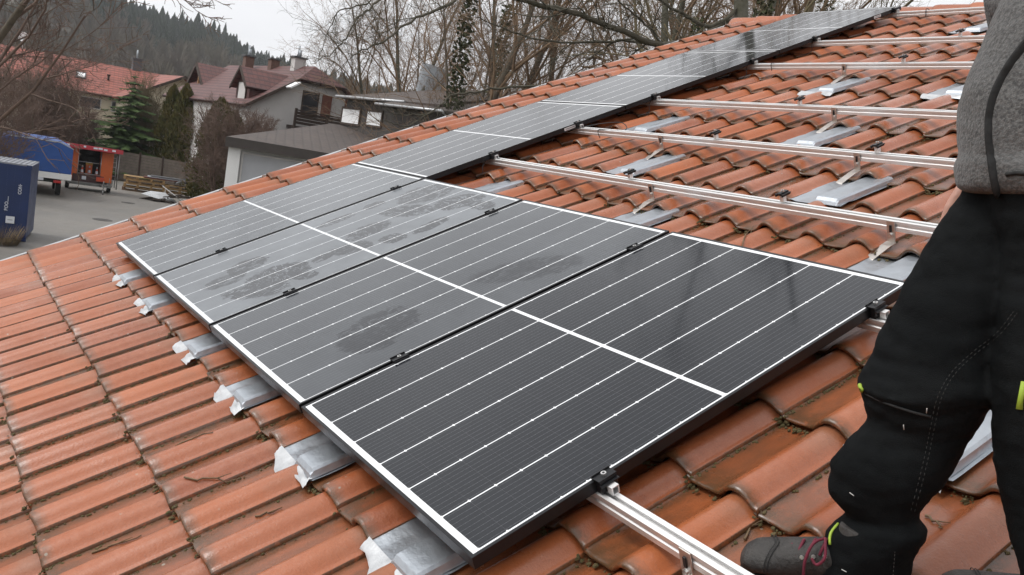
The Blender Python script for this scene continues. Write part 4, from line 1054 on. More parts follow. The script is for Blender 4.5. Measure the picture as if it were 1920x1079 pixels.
db = MB(); db.slab([h2(-DA + .05, DD - 1.2, _p.z - .2), h2(-DA + .05, DD + 1.2, _p.z - .2), h2(-DA + .05, DD + 1.2, DZ - 1.15), h2(-DA + .05, DD, DZ - .15), h2(-DA + .05, DD - 1.2, DZ - 1.15)], r2 * 2.2); do = db.build('dormer_cheek', M_CHEEK, H2)
window(H2, 'dormer_window', h2(-DA + .01, DD, (DZ - 1.1 + _p.z) / 2), -d2, -r2, 1.4, 1.2, (M_WOOD, M_WHITEW))
# open timber gable
for sgn in (-1, 1): tg = MB(); tg.slab([h2(-GA - .02, GD, 9.39), h2(-GA - .02, GD + 3.85 * sgn, 6.22), h2(-GA - .02, GD + 3.85 * sgn, 5.95), h2(-GA - .02, GD, 9.05)], r2 * .1); tg.build('barge_board', M_WOOD, H2)
for sgn in (-1, 1): tg = MB(); tg.slab([h2(-DA - .33, DD, DZ + .03), h2(-DA - .33, DD + 1.5 * sgn, DZ - 1.27), h2(-DA - .33, DD + 1.5 * sgn, DZ - 1.46), h2(-DA - .33, DD, DZ - .2)], r2 * .08); tg.build('barge_board', M_WOOD, H2)
tg = MB(); tg.slab([h2(-hw, -.56, zE + .02), h2(-hh_, -.56, zHH + .02), h2(-hh_, -.56, zHH - .2), h2(-hw, -.56, zE - .2)], d2 * .06); tg.build('barge_board', M_WOOD, H2)
gp = MB(); gp.slab([h2(-GA + .85, GD - 2.5, 6.5), h2(-GA + .85, GD + 2.5, 6.5), h2(-GA + .85, GD, 8.7)], r2 * -.03); gp.build('gable_boarding', M_WOOD, H2)
for y, zz in ((GD - .6, 8.4), (GD - 2.0, 7.2)):
    po = MB(); po.slab([h2(-GA + .1, y - .1, 6.3), h2(-GA + .1, y + .1, 6.3), h2(-GA + .1, y + .1, zz), h2(-GA + .1, y - .1, zz)], r2 * .2); po.build('gable_post', M_WOODL, H2)
bl = MB(); bl.slab([h2(-GA - .2, GD - 3.2, 6.12), h2(-GA - .2, GD + 2.7, 6.12), h2(-GA - .2, GD + 2.7, 6.32), h2(-GA - .2, GD - 3.2, 6.32)], r2 * 1.2); bl.slab([h2(-GA + .1, GD - 2.9, 3.6), h2(-GA + .1, GD + 2.5, 3.6), h2(-GA + .1, GD + 2.5, 6.1), h2(-GA + .1, GD - 2.9, 6.1)], r2 * .7); bl.build('timber_balcony', M_WOODL, H2)
# gable windows with shutters, balcony
for a, w in ((-.55, 1.05), (3.0, .9)):
    window(H2, 'window', h2(a, -.05, 7.25), r2, -d2, w, 1.5, (M_WOOD, M_GLASS))
for a in (.55, 2.15):
    s_ = MB(); s_.slab([h2(a - .33, -.08, 6.5), h2(a + .33, -.08, 6.5), h2(a + .33, -.08, 8.0), h2(a - .33, -.08, 8.0)], -d2 * .06); s_.build('shutter', M_SHUT, H2)
bc = MB(); bc.slab([h2(-1.9, -1.2, 5.55), h2(4.4, -1.2, 5.55), h2(4.4, -1.2, 5.72), h2(-1.9, -1.2, 5.72)], d2 * 1.2)
for z in (5.85, 6.05, 6.25, 6.45): bc.slab([h2(-1.9, -1.24, z), h2(4.4, -1.24, z), h2(4.4, -1.24, z + .17), h2(-1.9, -1.24, z + .17)], d2 * .05)
bc.slab([h2(-1.95, -1.28, 6.66), h2(4.45, -1.28, 6.66), h2(4.45, -1.28, 6.74), h2(-1.95, -1.28, 6.74)], d2 * .12)
for a in (-1.9, 0.2, 2.3, 4.35): bc.slab([h2(a - .07, -1.3, 5.5), h2(a + .07, -1.3, 5.5), h2(a + .07, -1.3, 6.8), h2(a - .07, -1.3, 6.8)], d2 * .12)
bc.build('balcony', M_WOOD, H2)
def chim(u, D, w, dd_, top, mat, pots):              # chimney in column u, D metres away
    p = at(u, 130, D); chimney(H2, (p.x, p.y, 7.6), w, dd_, top - 7.6, mat, True, pots)
chim(558, 60, .75, .75, 10.2, M_WHITEW, 2); chim(512, 64, .7, .6, 10.1, M_CHIM, 0); chim(464, 67, .75, .6, 10.2, M_CHIM, 2)
a_, d_ = inv2(551, 154, 8.3); sk = MB(); sk.box((0, 0, 0), (.7, .8, .1), 0, T(*h2(a_, d_, zA - sl * abs(a_) + .06)) @ Matrix((r2, d2, UP)).transposed().to_4x4() @ RY(-math.atan(sl))); sk.build('skylight', M_BLIND, H2)

# small grey lean-to roof between the two houses
H3 = thing('small_annex', 'small yellow annex with dark blue grey roof between the two houses', 'annex', T(0, 0, 0))
p0, p1 = at(322, 186, 70), at(350, 190, 70); fd = hdir(335)
rb = RMB(); roof_face(rb, [p0, p1, p1 + fd * 3 + UP * .7, p0 + fd * 3 + UP * .7]); rbuild(rb, 'roof', M_SLATE, H3)
wb = MB(); q0, q1_ = p0 + fd * .3 - UP * .2, p1 + fd * .3 - UP * .2; wb.slab([Vector((q0.x, q0.y, 0)), Vector((q1_.x, q1_.y, 0)), q1_, q0], fd * 2.4); wb.build('wall', M_CREAM, H3)

# --- dark bungalow with the garage wing
H4 = thing('brown_bungalow', 'low dark brown bungalow with shingle roofs, white blinds and a pale garage front', 'house', T(0, 0, 0))
fB = hdir(520)
A = at(425, 256, 38); rB = Vector((fB.y, -fB.x, 0))
def b4(a, dpt, z): return Vector((A.x, A.y, 0)) + rB * a + fB * dpt + UP * z
zg = A.z; q2 = at(622, 232, 50); da, dd_ = (q2 - A).dot(rB), (q2 - A).dot(fB)
rb = RMB()
roof_face(rb, [b4(0, 0, zg), b4(13, 0, zg), b4(13, dd_, q2.z), b4(da, dd_, q2.z)], th=.1)
roof_face(rb, [b4(0, dd_ * 1.6, zg), b4(0, 0, zg), b4(da, dd_, q2.z)], th=.1)
def block(u0, v0, D0, u1, v1, D1):
    p, q = at(u0, v0, D0), at(u1, v1, D1); q.z = p.z; r_ = (q - p); L = r_.length; r_.normalize(); f_ = Vector((-r_.y, r_.x, 0)); f_ = f_ if f_.dot(fB) > 0 else -f_
    return p, r_, f_, L
P4, R4, F4, L4 = block(632, 180, 50, 762, 189, 43.5)
P5, R5, F5, L5 = block(706, 194, 44, 832, 206, 39.8)
def b5(a, d, z=0): return P4 + R4 * a + F4 * d + UP * z
def b6(a, d, z=0): return P5 + R5 * a + F5 * d + UP * z
roof_face(rb, [b5(0, 0), b5(L4 + 3, 0), b5(L4 + 3, 6, 1.6), b5(2.2, 6, 1.6)], th=.12)
roof_face(rb, [b5(0, 9), b5(0, 0), b5(2.2, 6, 1.6)], th=.12)
roof_face(rb, [b6(0, 0), b6(L5 + 9, 0), b6(L5 + 9, 8, 2.3), b6(2.4, 8, 2.3)], th=.12)
roof_face(rb, [b6(0, 11), b6(0, 0), b6(2.4, 8, 2.3)], th=.12)
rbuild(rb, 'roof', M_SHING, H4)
fb = MB(); fb.slab([b4(-.02, -.03, zg - .42), b4(13, -.03, zg - .42), b4(13, -.03, zg - .02), b4(-.02, -.03, zg - .02)], fB * .06); fb.slab([b4(-.03, 0, zg - .42), b4(-.03, dd_ * 1.5, zg - .42), b4(-.03, dd_ * 1.5, zg - .02), b4(-.03, 0, zg - .02)], rB * .06)
fb.slab([b4(.05, .05, zg - .42), b4(13, .05, zg - .42), b4(13, .6, zg - .42), b4(.05, .6, zg - .42)], UP * .05)
fb.build('fascia', M_FASC, H4)
wb = MB(); wb.slab([b4(.12, .28, 0), b4(.62, .28, 0), b4(.62, .28, zg - .4), b4(.12, .28, zg - .4)], fB * 8); wb.slab([b4(.62, .6, 0), b4(12, .6, 0), b4(12, .6, zg - .4), b4(.62, .6, zg - .4)], fB * 7)
wb.build('garage_wall', M_GARW, H4)
wb = MB()
def wallbox(fn, a0, a1, d0, dd):
    q = [fn(a0, d0), fn(a1, d0)]; wb.slab([Vector((q[0].x, q[0].y, 0)), Vector((q[1].x, q[1].y, 0)), q[1] - UP * .06, q[0] - UP * .06], (F4 if fn is b5 else F5) * dd)
wallbox(b5, .35, L4 + 2.5, .5, 7); wallbox(b6, .5, L5 + 8, .7, 8); wb.build('dark_wall', M_FASC, H4)
for (a0, a1) in ((.75, 3.15), (3.35, 5.8)):
    dr = MB(); z0, z1 = 1.2, zg - .62
    m = [b4(a0, .58, z0), b4(a1, .58, z0), b4(a1, .58, z1), b4(a0, .58, z1)]
    dr.slab(m, -fB * .05); do = dr.build('garage_door', M_GREYD, H4)
    fr = MB()
    for (x0, x1, y0, y1) in ((a0 - .07, a0, z0, z1 + .07), (a1, a1 + .07, z0, z1 + .07), (a0, a1, z1, z1 + .07), (a0, a1, z1 - 1.30, z1 - 1.25)): fr.slab([b4(x0, .56, y0), b4(x1, .56, y0), b4(x1, .56, y1), b4(x0, .56, y1)], -fB * .09)
    for k in range(1, 7): x = a0 + (a1 - a0) * k / 7; fr.slab([b4(x - .02, .55, z0), b4(x + .02, .55, z0), b4(x + .02, .55, z1 - 1.3), b4(x - .02, .55, z1 - 1.3)], -fB * .06)
    fr.build('door_frame', M_WHITEW, do)
def onwall(u, v):                                   # point of the upper block's front wall seen at (u, v)
    d = wray(u, v); return CW + d * ((b5(0, .47) - CW).dot(F4) / d.dot(F4))
for (u0, u1, v0, v1) in ((641, 675, 204, 233), (687, 716, 209, 237)):
    p, q, t0, t1 = onwall(u0, (v0 + v1) / 2), onwall(u1, (v0 + v1) / 2), onwall((u0 + u1) / 2, v0), onwall((u0 + u1) / 2, v1)
    window(H4, 'window', (p + q) / 2, R4, -F4, (q - p).length, (t0 - t1).length, (M_WOOD, M_BLIND), .12, 'roller_blind')
gg = MB(); gg.tube([b5(0, -.08, -.03), b5(L4, -.08, -.03)], .075, 6); gg.build('gutter', M_ZINC, H4)
gg = MB(); gg.tube([b6(0, -.08, -.03), b6(L5, -.08, -.03), b6(L5, 0, -.1), b6(L5 - .1, .6, -.4), b6(L5 - .1, .6, -4)], .065, 6); gg.build('gutter', M_ZINC, H4)
p = at(812, 163, 53); hd = MB(); rg = []
for (z, s_) in ((-.6, 1.06), (.2, 1.0), (.9, .93), (1.32, .90)):
    rg.append([p + rB * (x * s_) + fB * y + UP * (z + (-.22 * (x + .85) / 1.7 if z > 1.2 else 0)) for (x, y) in ((-.85, .0), (-.5, -.12), (0, -.16), (.5, -.12), (.85, 0), (.85, .8), (-.85, .8))])
hd.rings(rg, 0, False); hd.build('chimney_hood', M_SHEET, H4)
pl = MB(); p = at(868, 180, 49); pl.tube([p, p + rB * .25 + UP * .12], .03, 4); pl.build('roof_bracket', M_ZINC, H4)

# ------------------------------------------------------------------ yard
# wooden fence
FN = thing('wooden_fence', 'tall dark weathered board fence closing the back of the yard', 'fence', T(0, 0, 0))
M_FENCE = M('weathered_boards', (.135, .110, .090), .9, 0, .4, 3, .4)
fp = [gnd(40, 308), gnd(215, 337), gnd(300, 352), gnd(415, 373), gnd(520, 393)]
for a, b_ in zip(fp, fp[1:]):
    L = (b_ - a).length; e = (b_ - a) / L; nn = Vector((-e.y, e.x, 0)); bo = MB()
    for k in range(10): bo.slab([a + UP * (.04 + k * .2), b_ + UP * (.04 + k * .2), b_ + UP * (.225 + k * .2), a + UP * (.225 + k * .2)], nn * random.uniform(.024, .034))
    bo.build('board_panel', M_FENCE, FN)
    m = int(L / 2.4) + 1
    for k in range(m): p = a + e * (L * k / m); q = MB(); q.box((p.x, p.y, 1.08), (.12, .12, 2.16)); q.build('post', M_WOOD, FN)

# generic orientation for things in the yard
def yard_frame(u, v, yaw):
    p = gnd(u, v); d = hdir(u); return T(p.x, p.y, 0.008) @ RZ(math.atan2(d.x, -d.y) * -1 if False else math.atan2(d.y, d.x) - math.pi / 2 + yaw)   # local y points away from the camera
M_NAVY = M('navy_container_paint', (.010, .030, .115), .45, 0, .3, 1.2)
M_TARP = M('blue_tarpaulin', (.020, .088, .33), .5, 0, .2, 1.5, .3)
M_WHITEP = M('pale_lettering', (.72, .74, .78), .6, 0, .1)
M_LETTER = M('faded_lettering', (.50, .53, .60), .6, 0, .2, 20)
M_DUST = M('dusty_container_roof', (.30, .31, .34), .7, 0, .4, 2)
M_TYRE = M('tyre', (.018, .018, .018), .8, 0, .2, 10)
M_RIM = M('wheel_rim', (.45, .45, .45), .45, .6, .2, 10)
M_CHAS = M('galvanised_chassis', (.30, .30, .29), .55, .5, .25, 4)
M_ORANGE = M('orange_paint', (.68, .135, .025), .5, 0, .15, 3)
M_RED = M('red_tarp', (.50, .03, .045), .5, 0, .25, 4)
M_CONE = M('cone_red', (.62, .08, .03), .5, 0, .1)
M_DKINT = M('dark_interior', (.02, .024, .022), .8, 0, .3, 4)
M_MAROON = M('maroon_panel', (.07, .030, .030), .6, 0, .2, 4)
M_LAMP = M('red_lamp', (.45, .02, .02), .3, 0, .1)

# navy container
cm = yard_frame(47, 455, rad(-6))
CT = thing('navy_container', 'navy blue storage container with white lettering, cut off by the left edge', 'container', cm)
b = MB(); b.box((-3.0, 1.22, 1.36), (6.0, 2.44, 2.50)); b.build('body', M_NAVY, CT, None, .02)
b = MB()
for k in range(40): b.box((-.12 - k * .15, 1.22, 2.625), (.075, 2.36, .03))
b.box((-3, .03, 2.62), (6.0, .06, .05)); b.box((-3, 2.41, 2.62), (6.0, .06, .05)); b.box((-3, 1.22, 2.615), (5.98, 2.42, .01)); b.build('container_roof', M_DUST, CT)
b = MB()
for k in range(26): b.box((-.3 - k * .22, -.003, 1.36), (.09, .007, 2.3))
b.build('side_ribs', M_NAVY, CT)
b = MB()
for x in (-.07, -5.93):
    for z in (.09, 2.56): b.box((x, .05, z), (.16, .14, .14))
b.box((-3, 0.0, .12), (5.8, .06, .12)); b.build('corner_casting', M_NAVY, CT)
b = MB(); b.box((-.50, -.03, .72), (.26, .012, .24)); s_ = b.build('sticker', M_WHITEP, CT)
b = MB(); b.box((-.50, -.038, .72), (.15, .006, .03), 0); b.build('sticker_mark', M_SHEET, s_)
def lettering(parent, txt, mw, size, mat):
    cu = bpy.data.curves.new('lettering', 'FONT'); cu.body = txt; cu.size = size; cu.extrude = .006; cu.offset = .006
    to = bpy.data.objects.new('lettering_tmp', cu); COL.objects.link(to); bpy.context.view_layer.update()
    me = bpy.data.meshes.new_from_object(to.evaluated_get(bpy.context.evaluated_depsgraph_get())); bpy.data.objects.remove(to)
    me.materials.clear(); me.materials.append(mat)
    o = bpy.data.objects.new('lettering', me); COL.objects.link(o); o.parent = parent; o.matrix_local = mw; return o
lm = Matrix(((0, -1, 0, 0), (0, 0, -1, 0), (1, 0, 0, 0), (0, 0, 0, 1)))      # reads upwards on the long side
lettering(CT, 'CON\u00b7', T(-.24, -.034, 1.62) @ lm, .14, M_LETTER); lettering(CT, 'BOO......', T(-.60, -.034, 1.02) @ lm, .14, M_LETTER)

# covered trailer / truck with blue tarpaulin
tm = yard_frame(90, 368, rad(2))
TR = thing('covered_truck', 'flatbed truck under a blue tarpaulin with white drop sides', 'truck', tm)
b = MB(); prof = [(-2.5, 1.22), (.95, 1.22), (.95, 2.52), (.35, 2.80), (-1.9, 2.80), (-2.5, 2.55)]
b.add([(x, 0.0, z) for x, z in prof] + [(x, 4.6, z) for x, z in prof], [tuple(range(6)), tuple(range(11, 5, -1))] + [(k, k + 6, (k + 1) % 6 + 6, (k + 1) % 6) for k in range(6)])
b.build('tarpaulin', M_TARP, TR, None, .05)
b = MB(); b.add([(x, -.012, z) for x, z in ((-1.9, 2.815), (.35, 2.815), (.97, 2.53), (.97, 2.49), (.33, 2.76), (-1.9, 2.76))] + [(x, .05, z) for x, z in ((-1.9, 2.815), (.35, 2.815), (.97, 2.53), (.97, 2.49), (.33, 2.76), (-1.9, 2.76))], [(0, 5, 4, 1), (1, 4, 3, 2), (6, 7, 10, 11), (7, 8, 9, 10), (0, 1, 7, 6), (1, 2, 8, 7), (2, 3, 9, 8)])
b.build('tarpaulin_hem', M_SHEET, TR)
b = MB(); b.box((-.78, 2.3, 1.06), (3.5, 4.7, .30)); b.build('drop_side', M_GARW, TR, None, .01)
b = MB(); b.box((-.78, 2.4, .82), (2.4, 4.4, .2)); b.box((-.78, .12, .78), (2.6, .1, .14)); b.build('chassis', M_DKINT, TR)
b = MB(); b.box((-.55, -.06, .84), (.55, .02, .13)); b.build('number_plate', M_WHITEP, TR)
for x in (.35, -1.9): b = MB(); b.box((x, -.03, .78), (.34, .08, .13)); b.build('rear_light', M_LAMP, TR)
def wheel(parent, c, r_, w, ax=Vector((1, 0, 0))):
    b = MB(); c = Vector(c); b.tube([c - ax * w / 2, c - ax * w * .4, c + ax * w * .4, c + ax * w / 2], [r_ * .9, r_, r_, r_ * .9], 20); o = b.build('wheel', M_TYRE, parent)
    q = MB(); q.tube([c - ax * (w / 2 + .01), c + ax * (w / 2 + .01)], r_ * .55, 14); q.build('rim', M_RIM, o)
for (x, y) in ((.45, 1.0), (-2.0, 1.0), (.45, 4.0), (-2.0, 4.0)): wheel(TR, (x, y, .40), .40, .24)
b = MB(); b.box((.45, 1.0, .86), (.3, .95, .05)); b.build('mudguard', M_DKINT, TR)
b = MB(); b.box((-.8, 5.4, 1.6), (2.0, 1.4, 1.9)); b.build('cab', M_GARW, TR, None, .08)

# orange road-works trailer
om = yard_frame(166, 358, rad(4))
OT = thing('roadworks_trailer', 'open orange road-works trailer under a red roof flap', 'trailer', om)
for x in (-1.0, .82): b = MB(); b.box((x, .6, 1.45), (.62, 1.5, 1.75)); b.build('side_cabinet', M_ORANGE, OT, None, .02)
b = MB(); b.box((-.1, 1.25, 1.45), (1.3, .1, 1.7)); b.box((-.1, .6, .66), (1.5, 1.3, .06)); b.build('back_wall', M_DKINT, OT)
b = MB(); b.box((-.1, -.14, .70), (1.62, .06, .42)); o_ = b.build('tail_board', M_MAROON, OT); q = MB(); q.box((-.32, -.18, .72), (.22, .02, .20)); q.build('sign_plate', M_WHITEP, o_)
b = MB(); rm_ = T(0, .35, 2.46) @ RX(rad(-6)); b.box((.02, 0, 0), (3.05, 1.9, .05), 0, rm_); b.box((.02, -.95, -.08), (3.05, .05, .24), 0, rm_); o_ = b.build('roof_flap', M_RED, OT, None, .01)
q = MB()
for x in (-1.28, -.45, .1, .35, .62, 1.05): q.box((x, -.985, -.06 + random.uniform(-.02, .02)), (random.uniform(.12, .3), .012, .10), 0, rm_)
tag(q.build('white_marks', M_WHITEP, o_))
b = MB()
for x in (-.68, .5, 1.42): b.tube([(x, -.1, .5 if x < 1 else .25), (x, -.1, 2.38)], .028, 6)
b.tube([(-.68, -.1, 1.62), (.5, -.1, 1.62)], .025, 6); b.tube([(.5, -.1, .95), (-.68, -.1, .95)], .03, 6); b.tube([(-1.3, -.12, .5), (-1.3, -.12, 2.3)], .02, 6); b.build('tube_frame', M_RIM, OT)
b = MB()
for x in (1.02, 1.30): b.tube([(x, -.16, .35), (x, -.05, 2.25)], .024, 6)
for k in range(7): z = .5 + k * .26; b.tube([(1.02, -.15 + k * .014, z), (1.30, -.15 + k * .014, z)], .016, 5)
b.build('ladder', M_RIM, OT)
b = MB(); b.box((0, .5, .42), (2.3, 1.8, .12)); b.box((.0, -.35, .36), (2.2, .1, .1)); b.tube([(.55, -.3, .45), (.62, -1.0, .42), (.62, -1.5, .40)], .05, 6); b.build('chassis', M_CHAS, OT)
b = MB(); b.tube([(.62, -1.4, .42), (.62, -1.4, .75)], .03, 6); b.tube([(.62, -1.4, .06), (.62, -1.4, .42)], .025, 6); b.tube([(.58, -1.4, .1), (.66, -1.4, .1)], .10, 12); b.build('jockey_wheel', M_CHAS, OT)
for x in (-1.12, 1.05): wheel(OT, (x, .3, .32), .32, .2); b = MB(); b.box((x, .3, .70), (.3, .8, .06)); b.box((x, -.1, .55), (.3, .05, .3)); b.build('mudguard', M_CHAS, OT)
b = MB(); b.box((.52, -.26, .74), (.42, .14, .24)); b.build('beacon_box', M_CONE, OT)
for (x, y, lab) in ((-.42, .15, 'left red and white traffic cone inside the orange trailer'), (.34, .15, 'right red and white traffic cone inside the orange trailer'), (-.04, .35, 'small middle traffic cone inside the orange trailer')):
    t_ = thing('traffic_cone', lab, 'traffic cone', om @ T(x, y, .70) @ Matrix.Scale(1.0 if x else .7, 4), 'traffic cones in the trailer')
    b = MB(); b.box((0, 0, .02), (.32, .32, .04)); b.build('cone_foot', M_TYRE, t_)
    b = MB(); zz = [.04, .16, .161, .30, .301, .46, .461, .60, .601, .70]; 
    for i in range(0, 10, 2): b.tube([(0, 0, zz[i]), (0, 0, zz[i + 1])], [.13 - .15 * zz[i], .13 - .15 * zz[i + 1]], 12, (i // 2) % 2, i in (0, 8))
    b.build('cone_body', [M_WHITEP, M_CONE], t_)
b = MB(); b.box((0, 0, .25), (.34, .3, .5)); b.box((0, 0, .56), (.36, .3, .14), 1); tag(b.build('warning_lamp_box', [M_ORANGE, M('yellow_plastic', (.6, .33, .03), .5)], None, om @ T(-.05, .7, .95)), 'orange and yellow warning lamp box hanging in the middle of the trailer', 'warning lamp')

# pallets, tarp and scrap
PM = yard_frame(305, 367, rad(0))
M_PAL = M('pallet_wood', (.46, .30, .14), .85, 0, .35, 6)
M_PALD = M('old_pallet_wood', (.28, .18, .11), .9, 0, .35, 6)
def pallet(label, mw, mat, L=2.4):
    t_ = thing('wooden_pallet', label, 'pallet', mw, 'stacked pallets at the fence')
    b = MB()
    for k in range(7): b.box((0, -.45 + k * .15, .125), (L, .1, .024))
    b.build('deck', mat, t_)
    b = MB()
    for x in (-L / 2 + .07, -L / 6, L / 6, L / 2 - .07):
        for y in (-.43, 0, .43): b.box((x, y, .068), (.14, .12, .085))
    b.build('blocks', mat, t_)
    b = MB()
    for y in (-.43, 0, .43): b.box((0, y, .013), (L, .1, .024))
    b.build('skids', mat, t_); return t_
names = ['bottom', 'second', 'third', 'topmost']
for k in range(4):
    pallet('%s pallet of the left stack at the fence' % names[k], PM @ T(-1.1 + random.gauss(0, .05), .6 + random.gauss(0, .04), k * .235) @ RZ(random.gauss(0, .015)) @ Matrix.Diagonal((1, 1, 1.55, 1)), M_PALD if k < 1 else M_PAL)
for k in range(3):
    pallet('%s pallet of the right stack at the fence' % (names[k] if k < 2 else 'topmost'), PM @ T(1.35 + random.gauss(0, .05), .6 + random.gauss(0, .04), k * .235) @ RZ(random.gauss(0, .02)) @ Matrix.Diagonal((1, 1, 1.55, 1)), M_PALD if k < 1 else M_PAL)
# things on the stacks
b = MB()
for k, (z, c) in enumerate(((0, 0), (.06, 1), (.12, 2))): b.box((.1 * k, .05 * k, z + .03), (2.2 - .2 * k, .8, .055), c)
tag(b.build('board_pile', [M('red_boards', (.14, .04, .03), .7), M_SHEET, M_SLATE], None, PM @ T(-.1, .6, .945)), 'pile of dark red and grey boards on the pallet stacks', 'boards')
b = MB(); n1, n2 = 12, 8
for j in range(n2 + 1):
    for i in range(n1 + 1):
        x, y = i / n1 - .5, j / n2 - .5; b.v.append((x * 1.7, y * 1.1, .42 * max(0, 1 - (2 * x) ** 2) ** .5 * max(0.05, 1 - (2 * y) ** 2) ** .4 + random.gauss(0, .012)))
for j in range(n2):
    for i in range(n1): b.face((j * (n1 + 1) + i, j * (n1 + 1) + i + 1, (j + 1) * (n1 + 1) + i + 1, (j + 1) * (n1 + 1) + i), 0, True)
tp = b.build('black_tarp', M('black_foil', (.022, .024, .025), .35, 0, .3, 4, .4), None, PM @ T(1.45, .6, .79)); sd_ = tp.modifiers.new('thick', 'SOLIDIFY'); sd_.thickness = .01
tag(tp, 'humped black tarp on the right end of the pallet stacks', 'tarp')
sm = yard_frame(298, 378, 0)
b = MB()
for k in range(16): b.box((random.uniform(-1.2, 1.2), random.uniform(-.3, .5), random.uniform(.05, .3)), (random.uniform(.3, .9), random.uniform(.2, .5), .05), 0, RZ(random.uniform(-.4, .4)) @ RY(random.uniform(-.3, .3)))
tag(b.build('rubble_heap', M('dark_rubble', (.07, .052, .04), .9, 0, .4, 6), None, sm), 'low heap of dark scrap in front of the pallets', 'scrap', None, 'stuff')
b = MB(); b.add([(-1.0, -.3, .34), (.25, -.35, .12), (.95, .1, .10), (.3, .5, .50), (-.5, .3, .52), (-.3, -.05, .40)], [(0, 1, 5), (1, 2, 5), (2, 3, 5), (3, 4, 5), (4, 0, 5)])
o = b.build('torn_sheet', M_FLAP, None, sm); sd_ = o.modifiers.new('thick', 'SOLIDIFY'); sd_.thickness = .02; tag(o, 'torn whitish sheet lying on the scrap heap', 'scrap sheet')
b = MB(); b.tube([(.1, .2, .9), (1.25, -.25, .2)], .035, 4, smooth=False); b.tube([(1.3, .3, .25), (2.9, .1, .22)], .035, 4, smooth=False); tag(b.build('batten', M_WHITEW, None, sm), 'pale battens leaning on the scrap heap', 'battens')
b = MB(); b.box((1.55, -.2, .3), (.62, .05, .5), 0, RY(rad(24))); tag(b.build('brown_board', M_PALD, None, sm), 'brown board leaning beside the scrap heap near the roof edge', 'board')
M_IRON = M('manhole_iron', (.06, .055, .05), .6, .4, .3, 10)
for (u, v, lab) in ((192, 413, 'round manhole cover in the middle of the yard'), (240, 381, 'long dark drain cover near the scrap heap')):
    p = gnd(u, v); b = MB(); b.tube([(p.x, p.y, .004), (p.x, p.y, .014)], .42 if u < 200 else .35, 24, smooth=False); tag(b.build('manhole_cover', M_IRON), lab, 'manhole cover')
# ------------------------------------------------------------------ the worker at the right
def mat_cloth(name, a, b2, sc, rough=.9, bumpsc=500, bs=.25, sheen=.0):
    t = NT(name); c = t.coord(); n = t.noise(c, sc, 4, .7); n2 = t.noise(c, bumpsc, 2, .6); n3 = t.noise(c, 7, 4, .6)
    base = t.mix(t.ramp(n, .40, .60), a, b2); base = t.mix(t.ramp(n3, .45, .75, 0, .6), base, tuple(min(1, q * 2.3) for q in a))
    t.set(base, rough, 0, .08); t.bump(t.math('ADD', n2, t.math('MULTIPLY', t.noise(c, 26, 4, .6), 2.2)), bs, .004)
    if sheen: t.b.inputs['Sheen Weight'].default_value = sheen
    return t.m
M_TROUS = mat_cloth('black_work_cloth', (.0045, .0052, .0056), (.0085, .0095, .0100), 5, .75, 600, .5)
M_FLEECE = mat_cloth('grey_fleece', (.070, .070, .070), (.150, .148, .144), 150, .95, 160, .7, .15)
M_PIPE = M('black_stretch_band', (.012, .012, .012), .8, 0, .2, 30)
M_SKIN = M('skin', (.52, .27, .20), .5, 0, .12, 20, .1)
M_HAIR = M('brown_hair', (.06, .035, .02), .6, 0, .4, 60)
M_LIME = M('lime_reflective', (.36, .50, .05), .6, 0, .15, 60)
M_STITCH = M('grey_stitching', (.085, .085, .08), .8, 0, .1)
M_TACK = M('white_bar_tack', (.6, .6, .58), .8, 0, .1)
M_BOOT = M('scuffed_boot_leather', (.048, .043, .039), .6, 0, .5, 22, .6, (.015, .013, .012))
M_SOLE = M('boot_sole', (.015, .015, .015), .8, 0, .2, 20)
M_LACE = M('maroon_laces', (.16, .015, .035), .8, 0, .3, 60)
M_EYE = M('eye_white', (.7, .68, .65), .3)
def interp(rows, n):
    out = []; m = len(rows)
    for k in range(n):
        t_ = k / (n - 1) * (m - 1); i = min(m - 2, int(t_)); f_ = t_ - i
        p0, p1, p2, p3 = rows[max(0, i - 1)], rows[i], rows[i + 1], rows[min(m - 1, i + 2)]
        out.append([.5 * ((2 * b_) + (c - a) * f_ + (2 * a - 5 * b_ + 4 * c - d) * f_ ** 2 + (3 * b_ - a - 3 * c + d) * f_ ** 3) for a, b_, c, d in zip(p0, p1, p2, p3)])
    return out
FEET_D = None
def px_loft(mb, rows, n, seed, fold=.03, ff=11, asp=.85, N=30, grow=0, m=0, hi=0):
    """rows: (image row, left edge, right edge, distance): a limb's outline turned into a closed tube of real depth"""
    rg = []
    for k, (y, l, r, D) in enumerate(interp(rows, n)):
        c = at((l + r) / 2, y, D); dep = (c - CW).dot(AZ); h_ = (r - l) / 2 * dep / FPX + grow
        a = (AX - UP * AX.dot(UP)).normalized(); a = (a * .97 + UP * AX.dot(UP) * .8).normalized(); b_ = Vector((AZ.x, AZ.y, 0)).normalized(); ring = []
        for j in range(N):
            w = 6.2832 * j / N; s1 = noise.noise((math.cos(w) * 1.3 + seed, math.sin(w) * 1.3, k / n * ff)); s2 = noise.noise((math.cos(w) * 2.5 + seed, math.sin(w) * 2.5 + 4, k / n * ff * 2.6))
            s3 = noise.noise((math.cos(w) * .8 + seed * 2, math.sin(w) * .8 + w * .0, k / n * ff * 3.4 + math.cos(w + seed) * 1.1)); q = 1 + fold * (s1 * 1.1 + s2 * .5 - .75 * (1 - min(1, abs(s3) * 3.2)))
            ring.append(c + a * (math.cos(w) * h_ * q) + b_ * (math.sin(w) * h_ * asp * q) + UP * (fold * .25 * s1 * h_))
        rg.append(ring)
    mb.rings(rg, m); return rg
